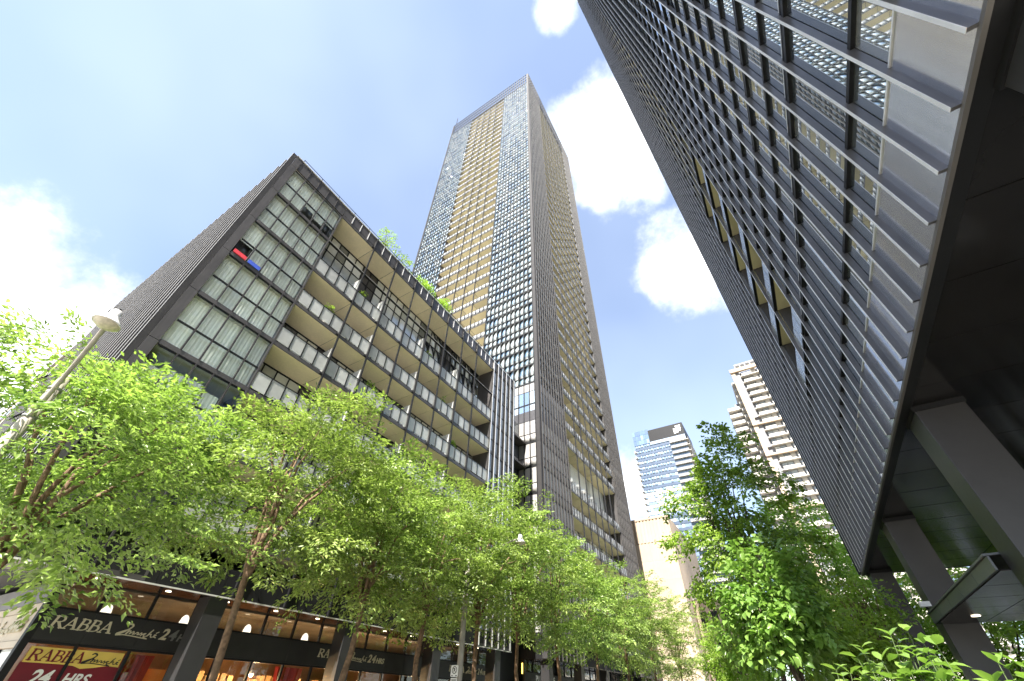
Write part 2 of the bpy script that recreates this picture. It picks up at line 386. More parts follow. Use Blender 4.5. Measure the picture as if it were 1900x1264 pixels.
class Pieces:
    """repeated pieces of one thing: the largest 290 of a name become parts, the rest one joined part"""
    def __init__(self, root): self.root = root; self.d = {}
    def add(self, name, m, *b): self.d.setdefault(name, []).append((m, b))
    def build(self):
        for name, lst in self.d.items():
            sc = [(px_extent(b), i) for i, (m, b) in enumerate(lst)]
            sc.sort(reverse=True)
            single = [i for s, i in sc[:290] if s >= 9]
            ss = set(single)
            for i in single: box(name, lst[i][0], lst[i][1], self.root)
            rest = [lst[i] for i in range(len(lst)) if i not in ss]
            if rest:
                ms = []
                for m, b in rest:
                    if m not in ms: ms.append(m)
                B = np.array([b for m, b in rest])
                V = np.stack([B[:, [x, y, z]] for z in (4, 5) for x, y in ((0, 2), (1, 2), (1, 3), (0, 3))], 1).reshape(-1, 3)
                F = (np.arange(len(rest))[:, None, None] * 8 + np.array(BOXF)[None]).reshape(-1, 4)
                o = mesh_obj(name, V, F, ms, self.root)
                o.data.polygons.foreach_set('material_index', np.repeat([ms.index(m) for m, b in rest], 6).astype(np.int32))
                if len(rest) > 1: o['kind'] = 'stuff'

def tube(pts, rad, n=8, cap=True):
    pts = [Vector(p) for p in pts]
    V, F = [], []
    ref = Vector((0.31, 0.17, 0.93))
    for i, p in enumerate(pts):
        t = (pts[min(i + 1, len(pts) - 1)] - pts[max(i - 1, 0)]).normalized()
        a = t.cross(ref)
        if a.length < 0.05: a = t.cross(Vector((1, 0, 0)))
        a.normalize(); b2 = t.cross(a)
        r = rad[i] if hasattr(rad, '__len__') else rad
        for k in range(n):
            an = 2 * math.pi * k / n
            V.append(p + (a * math.cos(an) + b2 * math.sin(an)) * r)
    for i in range(len(pts) - 1):
        for k in range(n):
            k2 = (k + 1) % n
            F.append((i * n + k, i * n + k2, (i + 1) * n + k2, (i + 1) * n + k))
    if cap:
        F.append(tuple(range(n))[::-1]); F.append(tuple((len(pts) - 1) * n + k for k in range(n)))
    return V, F

def lathe(profile, c, n=20):
    V, F = [], []
    for r, z in profile:
        for k in range(n):
            an = 2 * math.pi * k / n
            V.append((c[0] + r * math.cos(an), c[1] + r * math.sin(an), c[2] + z))
    for i in range(len(profile) - 1):
        for k in range(n):
            k2 = (k + 1) % n
            F.append((i * n + k, i * n + k2, (i + 1) * n + k2, (i + 1) * n + k))
    return V, F

def merge(parts):
    V, F = [], []
    for v, f in parts:
        o = len(V); V += list(v); F += [tuple(i + o for i in q) for q in f]
    return V, F

def boxes_vf(bs):
    V, F = [], []
    for b in bs:
        o = len(V)
        V += [(b[x], b[y], b[z]) for z in (4, 5) for x, y in ((0, 2), (1, 2), (1, 3), (0, 3))]
        F += [tuple(i + o for i in q) for q in BOXF]
    return V, F

# ------------------------------------------------------------------ the setting
U = 17.2                      # street front of the left-hand buildings stands at x = -U
DR = 3.54                     # street front of the near tower stands at x = DR
def sheet(name, m, x0, x1, y0, y1, z):
    o = mesh_obj(name, [(x0, y0, z), (x1, y0, z), (x1, y1, z), (x0, y1, z)], [(0, 1, 2, 3)], m)
    o['kind'] = 'structure'; return o
sheet('ground', GROUND, -1500, 1500, -1500, 2500, -0.12)
sheet('road', ASPH, -10.6, -2.2, -300, 400, -0.112)
for nm, a, b in (('pavement_left', -40, -10.75), ('pavement_right', -2.05, 40)):
    o = box(nm, PAVE, (a, b, -120, 140, -0.118, 0.0)); o['kind'] = 'structure'
for nm, a, b in (('kerb_left', -10.75, -10.6), ('kerb_right', -2.2, -2.05)):
    o = box(nm, CONC, (a, b, -120, 140, -0.117, 0.006)); o['kind'] = 'structure'
mk = []
for k in range(30):
    y = -40 + 6 * k
    mk.append((-6.46, -6.34, y, y + 3, -0.112, -0.108))
V, F = boxes_vf(mk); o = mesh_obj('lane_marking', V, F, PAINTW); o['kind'] = 'structure'
o = box('planting_bed', GRASSM, (-1.2, 2.9, 3.3, 60, 0.0, 0.22)); o['kind'] = 'structure'

# ------------------------------------------------------------------ left apartment block
def Z(k): return 1.6 + k * U
LBY0, LBY1 = 0.117 * U, 1.655 * U
COLW = 0.0413 * U
LBX = -U
roofz = Z(1.497); basez = Z(0.158)
FL = [Z(0.259 + 0.168 * k) for k in range(8)]          # floor lines; the last is the parapet foot
FL = [z for z in FL]                                    # 0.259 0.427 0.595 0.763 0.931 1.099 1.267 1.435
LB = thing('apartment_block', (-30, 15, 0), 'charcoal mid-rise apartment block with tan balcony undersides above the grocery', 'building')
P = Pieces(LB)
# the body behind the fronts
BACK = -42.0
box('core', ROOMW, (BACK, LBX - 3.4, LBY0 + 3.0, LBY1 - 0.6, basez, roofz - 0.6), LB)
box('roof', CONC, (BACK, LBX - 0.1, LBY0 + 0.06, LBY1 - 0.06, roofz - 0.5, roofz - 0.12), LB)
for k, z in enumerate(FL):
    box('floor_slab', ROOMW if k else BLACKM, (BACK, LBX - 1.75, LBY0 + 0.10, LBY1 - 0.15, z - 0.13, z + 0.02), LB)
    for (a, b) in ((LBY0 + 0.10, Z(0) * 0 + 0.346 * U), (1.42 * U, LBY1 - 0.15)):
        box('floor_slab', ROOMW, (LBX - 1.75, LBX - 0.07, a, b, z - 0.13, z + 0.02), LB)
box('lowest_slab', BLACKM, (BACK, LBX - 0.02, LBY0 + 0.1, LBY1 - 0.1, basez + 0.05, basez + 0.3), LB)
# corner panels up the street front
zl = [basez] + FL
for a, b in zip(zl[:-1], zl[1:]):
    P.add('corner_panel', CHAR, LBX - 0.30, LBX + 0.03, LBY0, 0.139 * U - 0.03, a + 0.012, b - 0.012)
    P.add('corner_panel', CHAR, LBX - 0.30, LBX + 0.03, LBY1 - 0.33, LBY1, a + 0.012, b - 0.012)
P.add('corner_panel', CHAR, LBX - 0.30, LBX + 0.03, LBY0, 0.139 * U - 0.03, FL[-1] + 0.012, roofz)
P.add('corner_panel', CHAR, LBX - 0.30, LBX + 0.03, LBY1 - 0.33, LBY1, FL[-1] + 0.012, roofz)
WZ = [(0.139 * U, 5), (1.42 * U, 5)]                    # two glazed zones of the street front
curt_variants = []
for s in range(4):
    rg = random.Random(s); V, F = [], []
    n = 26
    for i in range(n + 1):
        y = i / n - 0.5
        d = 0.06 * math.sin(i * 1.15 + s) + 0.03 * rg.uniform(-1, 1)
        for zz in (-0.5, 0.5): V.append((d, y, zz))
    for i in range(n): F.append((2 * i, 2 * i + 2, 2 * i + 3, 2 * i + 1))
    me = bpy.data.meshes.new('curtain'); me.from_pydata(V, [], F); me.materials.append(CURT); curt_variants.append(me)
rg = random.Random(5)
for zi, (ya, nc) in enumerate(WZ):
    cw = COLW if zi == 0 else (LBY1 - 0.33 - ya) / nc
    for k in range(len(FL)):
        z0 = (basez + 0.35) if k == 0 else FL[k - 1]
        z1 = FL[k]
        if k == 0: z0 = basez
        h = z1 - z0
        P.add('spandrel', CHAR, LBX - 0.06, LBX + 0.015, ya, ya + nc * cw, z0 - 0.09 if k else z0, z0 + 0.13)
        tz = z0 + 0.42 * h
        for c in range(nc):
            y0, y1 = ya + c * cw, ya + (c + 1) * cw
            if c or zi: P.add('mullion', CHAR2, LBX - 0.07, LBX + (0.045 if zi == 0 else 0.11), y0 - 0.028, y0 + 0.028, z0 + 0.13, z1 - 0.09)
            P.add('transom', BLACKM, LBX - 0.06, LBX + 0.012, y0 + 0.028, y1 - 0.028, tz - 0.032, tz + 0.032)
            P.add('window_head', BLACKM, LBX - 0.06, LBX - 0.012, y0 + 0.028, y1 - 0.028, z1 - 0.16, z1 - 0.09)
            P.add('pane', GLASS if zi == 0 else GT_STREET, LBX - 0.035, LBX - 0.025, y0 + 0.028, y1 - 0.028, z0 + 0.13, tz - 0.032)
            P.add('pane', GLASS if zi == 0 else GT_STREET, LBX - 0.035, LBX - 0.025, y0 + 0.028, y1 - 0.028, tz + 0.032, z1 - 0.16)
            if zi == 0 and k >= 2:
                full = 1.0
                if k == 5 and c in (0,): full = 0.55
                if k == 7: full = rg.uniform(0.45, 0.95)
                if k == 2: full = rg.uniform(0.5, 0.9)
                top = z1 - 0.12; bot = top - (h - 0.3) * full
                if k == 2: bot = z0 + 0.12; top = bot + (h - .3) * full
                o = bpy.data.objects.new('curtain', curt_variants[rg.randrange(4)])
                link(o, LB, Vector((LBX - 0.30, (y0 + y1) / 2, (top + bot) / 2)) - LB.location)
                o.scale = (0.16, cw * 0.99, top - bot)
# red and blue boards that lean in two windows of the fourth storey from the top
for nm, m, c, lab in (('red_board', RED, 0, 'red board along the sill of a corner window of the charcoal block'),
                      ('blue_board', BLUE, 1, 'blue board on the window sill beside the red board')):
    y0 = 0.139 * U + c * COLW
    o = box(nm, m, (LBX + 0.004, LBX + 0.06, y0 + 0.05, y0 + COLW - 0.06, FL[4] + 0.135, FL[4] + 0.36))
    props(o, lab, 'board')
# balcony zone
BY = [0.346 * U] + [0.512 * U + 0.1238 * U * k for k in range(7)] + [1.42 * U]
BD = 1.62
winz0 = LBX - BD - 0.06
for k, z in enumerate(FL):
    if k == 6: continue                                  # two-storey apartments under the roof
    top_row = (k == 7)
    for j in range(len(BY) - 1):
        y0, y1 = BY[j] + 0.012, BY[j + 1] - 0.012
        bal = box('balcony', CHAR, (LBX - BD, LBX + 0.01, y0, y1, z - 0.10, z + 0.10 if not top_row else z + 0.18), LB)
        box('soffit', TAN, (LBX - BD, LBX - 0.045, y0 + 0.004, y1 - 0.004, z - 0.125, z - 0.101), bal)
        if not top_row: box('bounce_deck', BOUNCE_DECK, (LBX - BD, LBX - 0.03, y0 + 0.01, y1 - 0.01, z + 0.101, z + 0.125), bal)  # added pale top sheet, throws light up at the soffit above
        nb = 4 if j in (0, len(BY) - 2) else 3
        w = (y1 - y0) / nb
        for q in range(nb):
            a, b = y0 + q * w + 0.03, y0 + (q + 1) * w - 0.03
            if top_row:
                box('parapet_panel', CHAR, (LBX - 0.03, LBX + 0.02, a - 0.022, b + 0.022, z + 0.19, roofz), bal)
                box('rib', RTTRIM, (LBX + 0.0205, LBX + 0.05, b + 0.008, b + 0.052, z + 0.12, roofz), bal)
            else:
                box('railing_panel', RAILG, (LBX - 0.012, LBX + 0.004, a, b, z + 0.18, z + 1.08), bal)
                box('railing_post', BLACKM, (LBX - 0.03, LBX + 0.03, b + 0.005, b + 0.055, z + 0.101, z + 1.12), bal)
        if not top_row:
            box('top_rail', BLACKM, (LBX - 0.03, LBX + 0.026, y0, y1, z + 1.09, z + 1.13), bal)
            if j in (2, 4, 6) or (j == 1 and k in (5, 3)):
                box('divider', RAILG, (LBX - BD, LBX - 0.10, y0 - 0.025, y0 + 0.025, z + 0.12, z + (1.9 if k != 5 else 2.3)), bal)
        box('bracket', BLACKM, (LBX + 0.011, LBX + 0.10, y1 - 0.20, y1 + 0.03, z - 0.10, z - 0.04), bal)
    # recessed window wall of the storey above this slab
    if top_row: continue
    z1 = FL[k + 1] if k != 5 else FL[7]
    n = 26; cw = (BY[-1] - BY[0]) / n
    rows = [0.0, 0.40, 1.0] if k != 5 else [0.0, 0.22, 0.46, 0.72, 1.0]
    for c in range(n):
        y0, y1 = BY[0] + c * cw, BY[0] + (c + 1) * cw
        solid = (c % 13 in (5, 6)) if k == 5 else (c % 9 == 4)
        for r0, r1 in zip(rows[:-1], rows[1:]):
            za, zb = z + 0.12 + (z1 - z - 0.27) * r0, z + 0.12 + (z1 - z - 0.27) * r1
            P.add('rear_pane', CHAR if solid else GT_DARK, winz0 - 0.03, winz0 - 0.01, y0 + 0.03, y1 - 0.03, za + 0.03, zb - 0.03)
            P.add('rear_transom', BLACKM, winz0 - 0.05, winz0 + 0.03, y0, y1, zb - 0.03, zb + 0.03)
        P.add('rear_mullion', BLACKM, winz0 - 0.05, winz0 + 0.035, y0 - 0.03, y0 + 0.03, z + 0.12, z1 - 0.14)
for y in BY[1:-1]:
    box('post', BLACKM, (LBX + 0.03, LBX + 0.13, y - 0.04, y + 0.04, basez, roofz), LB)
box('balcony_end_wall', CHAR, (LBX - BD, LBX + 0.02, BY[-1] - 0.01, BY[-1] + 0.07, basez, FL[-1] - 0.1), LB)
box('balcony_end_wall', CHAR, (LBX - BD, LBX + 0.02, BY[0] - 0.07, BY[0] + 0.01, basez, FL[-1] - 0.1), LB)
box('cross_beam', BLACKM, (LBX - 0.10, LBX + 0.028, BY[0], BY[-1], FL[6] - 0.09, FL[6] - 0.01), LB)
box('cross_beam', RTTRIM, (LBX + 0.029, LBX + 0.05, BY[0], BY[-1], FL[6] - 0.025, FL[6] - 0.008), LB)
# parapet over the glazed zones
for zi, (ya, nc) in enumerate(WZ):
    cw = COLW if zi == 0 else (LBY1 - 0.33 - ya) / nc
    for c in range(nc):
        P.add('parapet_panel', CHAR, LBX - 0.05, LBX + 0.012, ya + c * cw + 0.008, ya + (c + 1) * cw - 0.008, FL[-1] + 0.05, roofz)
        P.add('parapet_rib', CHAR2, LBX + 0.013, LBX + 0.05, ya + c * cw - 0.022, ya + c * cw + 0.022, FL[-1], roofz)
    if zi:
        for c in range(nc + 1):
            P.add('fin', RTTRIM, LBX + 0.112, LBX + 0.13, ya + c * cw - 0.05, ya + c * cw + 0.05, basez, roofz)
            P.add('fin_web', CHAR2, LBX + 0.02, LBX + 0.111, ya + c * cw - 0.012, ya + c * cw + 0.012, basez, roofz)
box('parapet_cap', RTTRIM, (LBX - 0.32, LBX + 0.07, LBY0 - 0.02, LBY1 + 0.02, roofz + 0.002, roofz + 0.05), LB)
# base band over the pavement
for c in range(int((LBY1 - LBY0) / COLW)):
    P.add('base_panel', BLACKM, LBX - 0.02, LBX + 0.012, LBY0 + c * COLW + 0.008, LBY0 + (c + 1) * COLW - 0.008, basez - 0.02, basez + 0.85)
box('base_lip', RTTRIM, (LBX - 0.03, LBX + 0.05, LBY0, LBY1, basez - 0.06, basez - 0.022), LB)
# side front with closely set fins
fs = 0.0455 * U
nf = int((-BACK + LBX) / fs)
for i in range(nf + 1):
    x = LBX - 0.02 - i * fs
    lo = basez
    P.add('side_fin', CHAR2, x - 0.030, x + 0.030, LBY0 - 0.25, LBY0 - 0.01, lo, roofz + 0.02)
    P.add('side_fin_edge', SIDEDGE, x - 0.036, x + 0.036, LBY0 - 0.265, LBY0 - 0.2505, lo, roofz + 0.02)
    for k in range(len(FL)):
        z0 = basez if k == 0 else FL[k - 1]; z1 = FL[k]
        P.add('side_pane', GT_STREET, x - fs + 0.03, x - 0.03, LBY0 - 0.005, LBY0 + 0.02, z0 + 0.16, z1 - 0.16)
        P.add('side_spandrel', CHAR, x - fs + 0.03, x - 0.03, LBY0 - 0.008, LBY0 + 0.06, z1 - 0.16, z1 + 0.16)
# a few top-hung side windows stand open
for i, k in ((26, 6), (21, 5), (29, 4), (24, 3), (19, 2), (27, 2)):
    x = LBX - 0.02 - i * fs
    z1 = FL[k] + 1.9
    mesh_obj('open_window', [(x - fs + .05, LBY0 - .02, z1), (x - .05, LBY0 - .02, z1), (x - .05, LBY0 - .5, z1 - 1.0), (x - fs + .05, LBY0 - .5, z1 - 1.0),
                             (x - fs + .05, LBY0 + .01, z1), (x - .05, LBY0 + .01, z1), (x - .05, LBY0 - .47, z1 - 1.02), (x - fs + .05, LBY0 - .47, z1 - 1.02)],
             [(0, 1, 2, 3), (4, 7, 6, 5), (0, 4, 5, 1), (1, 5, 6, 2), (2, 6, 7, 3), (3, 7, 4, 0)], BLACKM, LB)
# ground-floor columns
CY = [LBY0 + 0.45] + [0.492 * U + 0.357 * U * k for k in range(4)]
for y in CY:
    box('column', COLM, (LBX - 0.75, LBX - 0.04, y - 0.33, y + 0.33, 0, basez - 0.06), LB)
# soffit panels above the pavement recess
SFX = -1.1 * U
ny = 14; dy = (LBY1 - LBY0) / ny
for i in range(ny):
    P.add('soffit_panel', SOFFITM, SFX - 0.2, LBX - 0.05, LBY0 + i * dy + 0.008, LBY0 + (i + 1) * dy - 0.008, basez - 0.04, basez - 0.005)
for i in range(12):
    y = LBY0 + 3.0 + i * 2.05
    v, f = lathe([(0.001, -0.012), (0.085, -0.012), (0.085, 0.0)], (LBX - 0.75, y, basez - 0.042), 12)
    mesh_obj('down_light', v, f, DOWNL, LB)
# roof railing
RY0, RY1 = LBY0 + 0.5, LBY0 + 12
v, f = merge([tube([(LBX - 0.45, RY0, roofz + 1.0), (LBX - 0.45, LBY1 - 0.5, roofz + 1.0)], 0.022, 6),
              tube([(LBX - 0.45, RY0, roofz + 0.55), (LBX - 0.45, LBY1 - 0.5, roofz + 0.55)], 0.012, 6)])
mesh_obj('roof_rail', v, f, BLACKM, LB)
for i in range(19):
    y = RY0 + i * (LBY1 - 0.5 - RY0) / 18
    box('roof_rail_post', BLACKM, (LBX - 0.475, LBX - 0.425, y - 0.02, y + 0.02, roofz - 0.1, roofz + 1.0), LB)
# heater boxes at the rail
for y in (LBY0 + 4.1, LBY0 + 6.2):
    box('vent_box', RTTRIM, (LBX - 1.2, LBX - 0.6, y, y + 0.45, roofz - 0.1, roofz + 0.9), LB)
P.build()

# pale neighbour behind the far end of the side front
NB = thing('neighbour_block', (-52, 8, 0), 'pale low block just behind the left street lamp and the finned side wall', 'building')
box('wall', BEIGE, (-62, BACK - 0.3, LBY0 + 0.2, LBY0 + 16, 0, 26.3), NB)
box('roof_edge', GREYP, (-62.2, BACK - 0.2, LBY0, LBY0 + 16.2, 26.305, 26.7), NB)
for k in range(8):
    for i in range(6):
        w_ = box('window', BLACKM, (-61 + i * 3.1, -59.2 + i * 3.1, LBY0 + 0.16, LBY0 + 0.197, 1.2 + k * 3.1, 3.1 + k * 3.1), NB)
        box('pane', GT_DARK, (-60.9 + i * 3.1, -59.3 + i * 3.1, LBY0 + 0.14, LBY0 + 0.159, 1.3 + k * 3.1, 3.0 + k * 3.1), w_)

# ------------------------------------------------------------------ grocery shop under the block
SHX = SFX
SHY0, SHY1 = 4.56, 29.2
SHOPC = mat('shop_ceiling', (0.10, 0.085, 0.06), 0.7, 0, 0.3, 0.8)
SHOP = thing('grocery_front', (SHX, 8, 0), 'dark grocery shopfront with lit red and orange interior behind street trees', 'shopfront')
P = Pieces(SHOP)
mulls = [SHY0] + [5.77 + 1.42 * i for i in range(17)]
for a, b in zip(mulls[:-1], mulls[1:]):
    P.add('shop_pane', GLASSD, SHX - 0.02, SHX - 0.008, a + 0.04, b - 0.04, 0.15, 2.62)
    P.add('upper_pane', GLASSD, SHX - 0.02, SHX - 0.008, a + 0.04, b - 0.04, 3.56, 4.22)
    P.add('sign_band', SIGNB, SHX - 0.06, SHX + 0.10, a + 0.003, b - 0.003, 2.70, 3.49)
    P.add('mullion', BLACKM, SHX - 0.05, SHX + 0.05, b - 0.04, b + 0.04, 0.02, 4.26)
P.build()
box('corner_post', BLACKM, (SHX - 0.12, SHX + 0.11, SHY0 - 0.13, SHY0 + 0.05, 0, 4.27), SHOP)
box('transom', BLACKM, (SHX - 0.05, SHX + 0.06, SHY0, mulls[-1], 3.495, 3.55), SHOP)
box('transom', BLACKM, (SHX - 0.05, SHX + 0.06, SHY0, mulls[-1], 2.63, 2.698), SHOP)
box('sill', BLACKM, (SHX - 0.05, SHX + 0.05, SHY0, mulls[-1], 0.0, 0.15), SHOP)
# shop room
box('shop_floor', WOOD, (SHX - 8, SHX - 0.06, SHY0, 30, 0.003, 0.06), SHOP)
box('back_wall', SHOPW, (SHX - 8.2, SHX - 8.0, SHY0, 30, 0, 4.28), SHOP)
box('shop_ceiling', SHOPC, (SHX - 8, SHX - 0.13, SHY0, 30, 4.225, 4.27), SHOP)
# beige side front round the corner, built of slabs
sx = SHX - 0.13
for i in range(9):
    for k, (a, b) in enumerate(((2.68, 3.40), (3.42, 3.62), (3.64, 4.22))):
        box('side_panel', BEIGEP if k < 2 else GREYP, (sx - (i + 1) * 1.5 + 0.01, sx - i * 1.5 - 0.01, SHY0 - 0.10, SHY0 + 0.02, a, b), SHOP)
box('side_beam', BEIGEP, (sx - 13.5, sx, SHY0 - 0.13, SHY0 + 0.03, 2.50, 2.665), SHOP)
for i in range(9):
    box('side_post', BLACKM, (sx - i * 1.5 - 0.05, sx - i * 1.5, SHY0 - 0.08, SHY0 + 0.02, 0, 2.495), SHOP)
    box('side_pane', GLASSD, (sx - (i + 1) * 1.5, sx - i * 1.5 - 0.05, SHY0 - 0.03, SHY0 - 0.015, 0.05, 2.495), SHOP)

# ---- lettering
def text_vf(s, size, shear=0.0, extr=0.015, bold=0.0):
    cu = bpy.data.curves.new('lettering', 'FONT'); cu.body = s; cu.size = size; cu.shear = shear; cu.extrude = extr
    cu.offset = bold
    ob = bpy.data.objects.new('tmp', cu); COLL.objects.link(ob)
    dg = bpy.context.evaluated_depsgraph_get(); me = bpy.data.meshes.new_from_object(ob.evaluated_get(dg))
    V = [tuple(v.co) for v in me.vertices]; F = [tuple(p.vertices) for p in me.polygons]
    bpy.data.objects.remove(ob); bpy.data.meshes.remove(me); bpy.data.curves.remove(cu)
    return V, F

def strokes_vf(strokes, t=0.012):
    V, F = [], []
    for pts, w in strokes:
        for i in range(len(pts) - 1):
            (x0, y0), (x1, y1) = pts[i], pts[i + 1]
            w0 = w[i] if hasattr(w, '__len__') else w; w1 = w[i + 1] if hasattr(w, '__len__') else w
            dx, dy_ = x1 - x0, y1 - y0; l = math.hypot(dx, dy_) or 1; nx, ny_ = -dy_ / l, dx / l
            ex, ey = dx / l * 0.15 * w0, dy_ / l * 0.15 * w0
            o = len(V); e = 0.0004 * (len(V) / 8 % 7)
            q = [(x0 - ex + nx * w0 / 2, y0 - ey + ny_ * w0 / 2), (x0 - ex - nx * w0 / 2, y0 - ey - ny_ * w0 / 2),
                 (x1 + ex - nx * w1 / 2, y1 + ey - ny_ * w1 / 2), (x1 + ex + nx * w1 / 2, y1 + ey + ny_ * w1 / 2)]
            V += [(a, b, -t) for a, b in q] + [(a, b, t + e) for a, b in q]
            F += [tuple(k + o for k in fq) for fq in BOXF]
    return V, F

def arc(cx, cy, rx, ry, a0, a1, n=8):
    return [(cx + rx * math.cos(R(a0 + (a1 - a0) * i / n)), cy + ry * math.sin(R(a0 + (a1 - a0) * i / n))) for i in range(n + 1)]
TH, TN = 0.17, 0.07
GLY = {
 'R': (0.78, [([(.16, 0), (.16, 1)], TH), ([(.02, .035), (.34, .035)], TN), ([(.02, .965), (.4, .965)], TN),
              ([(.2, .965)] + arc(.38, .74, .27, .225, 90, -90) + [(.2, .515)], [TN] * 3 + [TH * .8] * 4 + [TN] * 4), ([(.40, .5), (.72, .03)], TH), ([(.6, .035), (.86, .035)], TN)]),
 'A': (0.86, [([(.12, .03), (.44, 1)], TN), ([(.42, 1), (.74, .03)], TH), ([(.22, .34), (.62, .34)], TN), ([(0, .035), (.26, .035)], TN), ([(.58, .035), (.9, .035)], TN)]),
 'B': (0.72, [([(.16, 0), (.16, 1)], TH), ([(.02, .035), (.3, .035)], TN), ([(.02, .965), (.3, .965)], TN),
              ([(.2, .965)] + arc(.36, .75, .22, .215, 90, -90) + [(.2, .535)], [TN] * 3 + [TH * .8] * 4 + [TN] * 4),
              ([(.2, .535)] + arc(.38, .285, .27, .25, 90, -90) + [(.2, .035)], [TN] * 3 + [TH * .85] * 4 + [TN] * 4)]),
}
def rabba_vf(word, width, height, shear=0.18, t=0.012):
    tot = sum(GLY[c][0] for c in word); s = width / (tot + 0.1); x = 0; st = []
    for c in word:
        adv, ss = GLY[c]
        for pts, w in ss:
            w2 = [q * (s * .55 + height * .45) for q in w] if hasattr(w, '__len__') else w * (s * .55 + height * .45)
            st.append(([((x + a) * s + b * height * shear, b * height) for a, b in pts], w2))
        x += adv
    return strokes_vf(st, t)
SCRIPT = [([(.30, 1.0), (.38, 1.12), (.50, 1.10), (.54, .95), (.46, .72), (.30, .42), (.12, .16), (.0, .06), (.02, .18), (.18, .36), (.36, .55), (.46, .60), (.44, .42), (.38, .22)], .085),
          ([(.38, .22), (.47, .45), (.54, .52), (.55, .40), (.52, .24), (.58, .34), (.66, .50), (.70, .42), (.66, .24), (.76, .30), (.84, .46), (.90, .40), (.86, .24), (.95, .28), (1.02, .46), (1.06, .30), (1.02, .16)], .05),
          ([(1.02, .22), (1.14, .40), (1.22, .44), (1.14, .28), (1.18, .16), (1.30, .22), (1.40, .55), (1.48, .84), (1.40, .62), (1.30, .20), (1.36, .36), (1.46, .44), (1.46, .26), (1.50, .14), (1.62, .24), (1.70, .40), (1.62, .42), (1.60, .22), (1.72, .16)], .05),
          ([(.0, .02), (.3, .12), (.7, .08), (1.1, .0), (1.35, -.04), (1.15, .10)], .05), ([(1.66, .56), (1.76, .70)], .05)]
def script_vf(width, height, t=0.012):
    sx_ = width / 1.78
    return strokes_vf([([(a * sx_, b * height) for a, b in pts], w * (sx_ * .5 + height * .5)) for pts, w in SCRIPT], t)

def on_street(vf, y, z, x):       # lettering that faces the street (+x)
    return [(x + c, y + a, z + b) for a, b, c in vf[0]], vf[1]
def on_side(vf, x, z, y):         # lettering that faces the camera end (-y)
    return [(x + a, y - c, z + b) for a, b, c in vf[0]], vf[1]

def shop_sign(y, w, lab, partial=None):
    T = thing('shop_sign', (SHX + 0.11, y, 2.95), lab, 'sign', 'grocery signs on the black band')
    x = SHX + 0.115
    k = w / 4.2
    v, f = on_street(rabba_vf('RABBA', 1.60 * k, 0.30), y, 3.02, x); mesh_obj('lettering', v, f, SIGNT, T)
    v, f = on_street(script_vf(1.20 * k, 0.30), y + 1.74 * k, 3.0, x); mesh_obj('script_lettering', v, f, SIGNT, T)
    v, f = on_street(text_vf('2', 0.44, 0.25, 0.012, 0.012), y + 3.0 * k, 3.02, x); mesh_obj('lettering', v, f, SIGNT, T)
    v, f = on_street(text_vf('4', 0.44, 0.25, 0.012, 0.012), y + 3.27 * k, 3.02, x); mesh_obj('lettering', v, f, SIGNG if y < 6 else SIGNT, T)
    v, f = on_street(text_vf('HRS', 0.30, 0.25, 0.012, 0.008), y + 3.56 * k, 3.02, x); mesh_obj('lettering', v, f, SIGNG if y < 6 else SIGNT, T)
shop_sign(4.80, 4.2, 'RABBA Marche 24 HRS letters left of the nearest shop column')
shop_sign(14.35, 4.2, 'RABBA 24 HRS letters cut by the second shop column and a trunk')
shop_sign(23.9, 4.2, 'RABBA 24 HRS letters behind the lamp pole with the parking sign')
T = thing('shop_sign', (SHX - 1.6, SHY0 - 0.12, 2.95), '24HRS letters on the beige side wall at the far left', 'sign')
v, f = on_side(rabba_vf('RABBA', 1.6, 0.30), SHX - 4.55, 2.9, SHY0 - 0.125); mesh_obj('lettering', v, f, SIGNT, T)
v, f = on_side(script_vf(1.2, 0.30), SHX - 2.85, 2.88, SHY0 - 0.125); mesh_obj('script_lettering', v, f, SIGNT, T)
v, f = on_side(text_vf('24HRS', 0.42, 0.25, 0.03, 0.012), SHX - 1.72, 2.9, SHY0 - 0.145); mesh_obj('lettering', v, f, SIGNT, T)
# poster in the first two panes
T = thing('window_poster', (SHX + 0.0, 5.9, 1.0), 'maroon and yellow RABBA Marche 24 HRS poster in the corner shop window', 'poster')
px_ = SHX + 0.006
wave = [(SHY0 + .2, 2.19), (5.6, 2.19), (5.95, 2.17), (6.15, 2.11), (6.45, 2.15), (6.8, 2.22), (7.1, 2.20)]
mesh_obj('field', [(px_, 4.72, .3), (px_, 7.14, .3), (px_, 7.14, 2.2), (px_, 4.72, 2.2), (px_ - .006, 4.72, .3), (px_ - .006, 7.14, .3), (px_ - .006, 7.14, 2.2), (px_ - .006, 4.72, 2.2)],
         [(0, 1, 2, 3), (7, 6, 5, 4), (0, 4, 5, 1), (1, 5, 6, 2), (2, 6, 7, 3), (3, 7, 4, 0)], MAROON, T)
ys = [p[0] for p in wave]; V = []
for xx in (px_ + .003, px_ + .008):
    V += [(xx, y, z) for y, z in wave] + [(xx, y, 2.56) for y, z in wave]
n = len(wave); F = []
for i in range(n - 1):
    F += [(i, i + 1, n + i + 1, n + i), (2 * n + i, 3 * n + i, 3 * n + i + 1, 2 * n + i + 1)][::1]
mesh_obj('band', V, F, YELLOW, T)
v, f = on_street(rabba_vf('RABBA', 1.34, 0.27, 0.18, 0.003), 4.80, 2.235, px_ + .014); mesh_obj('lettering', v, f, MAROON, T)
v, f = on_street(script_vf(0.98, 0.24, 0.003), 6.10, 2.23, px_ + .014); mesh_obj('script_lettering', v, f, SIGNB, T)
v, f = on_street(text_vf('24', 0.46, 0.25, 0.003, 0.014), 5.10, 1.72, px_ + .006); mesh_obj('lettering', v, f, SIGNW, T)
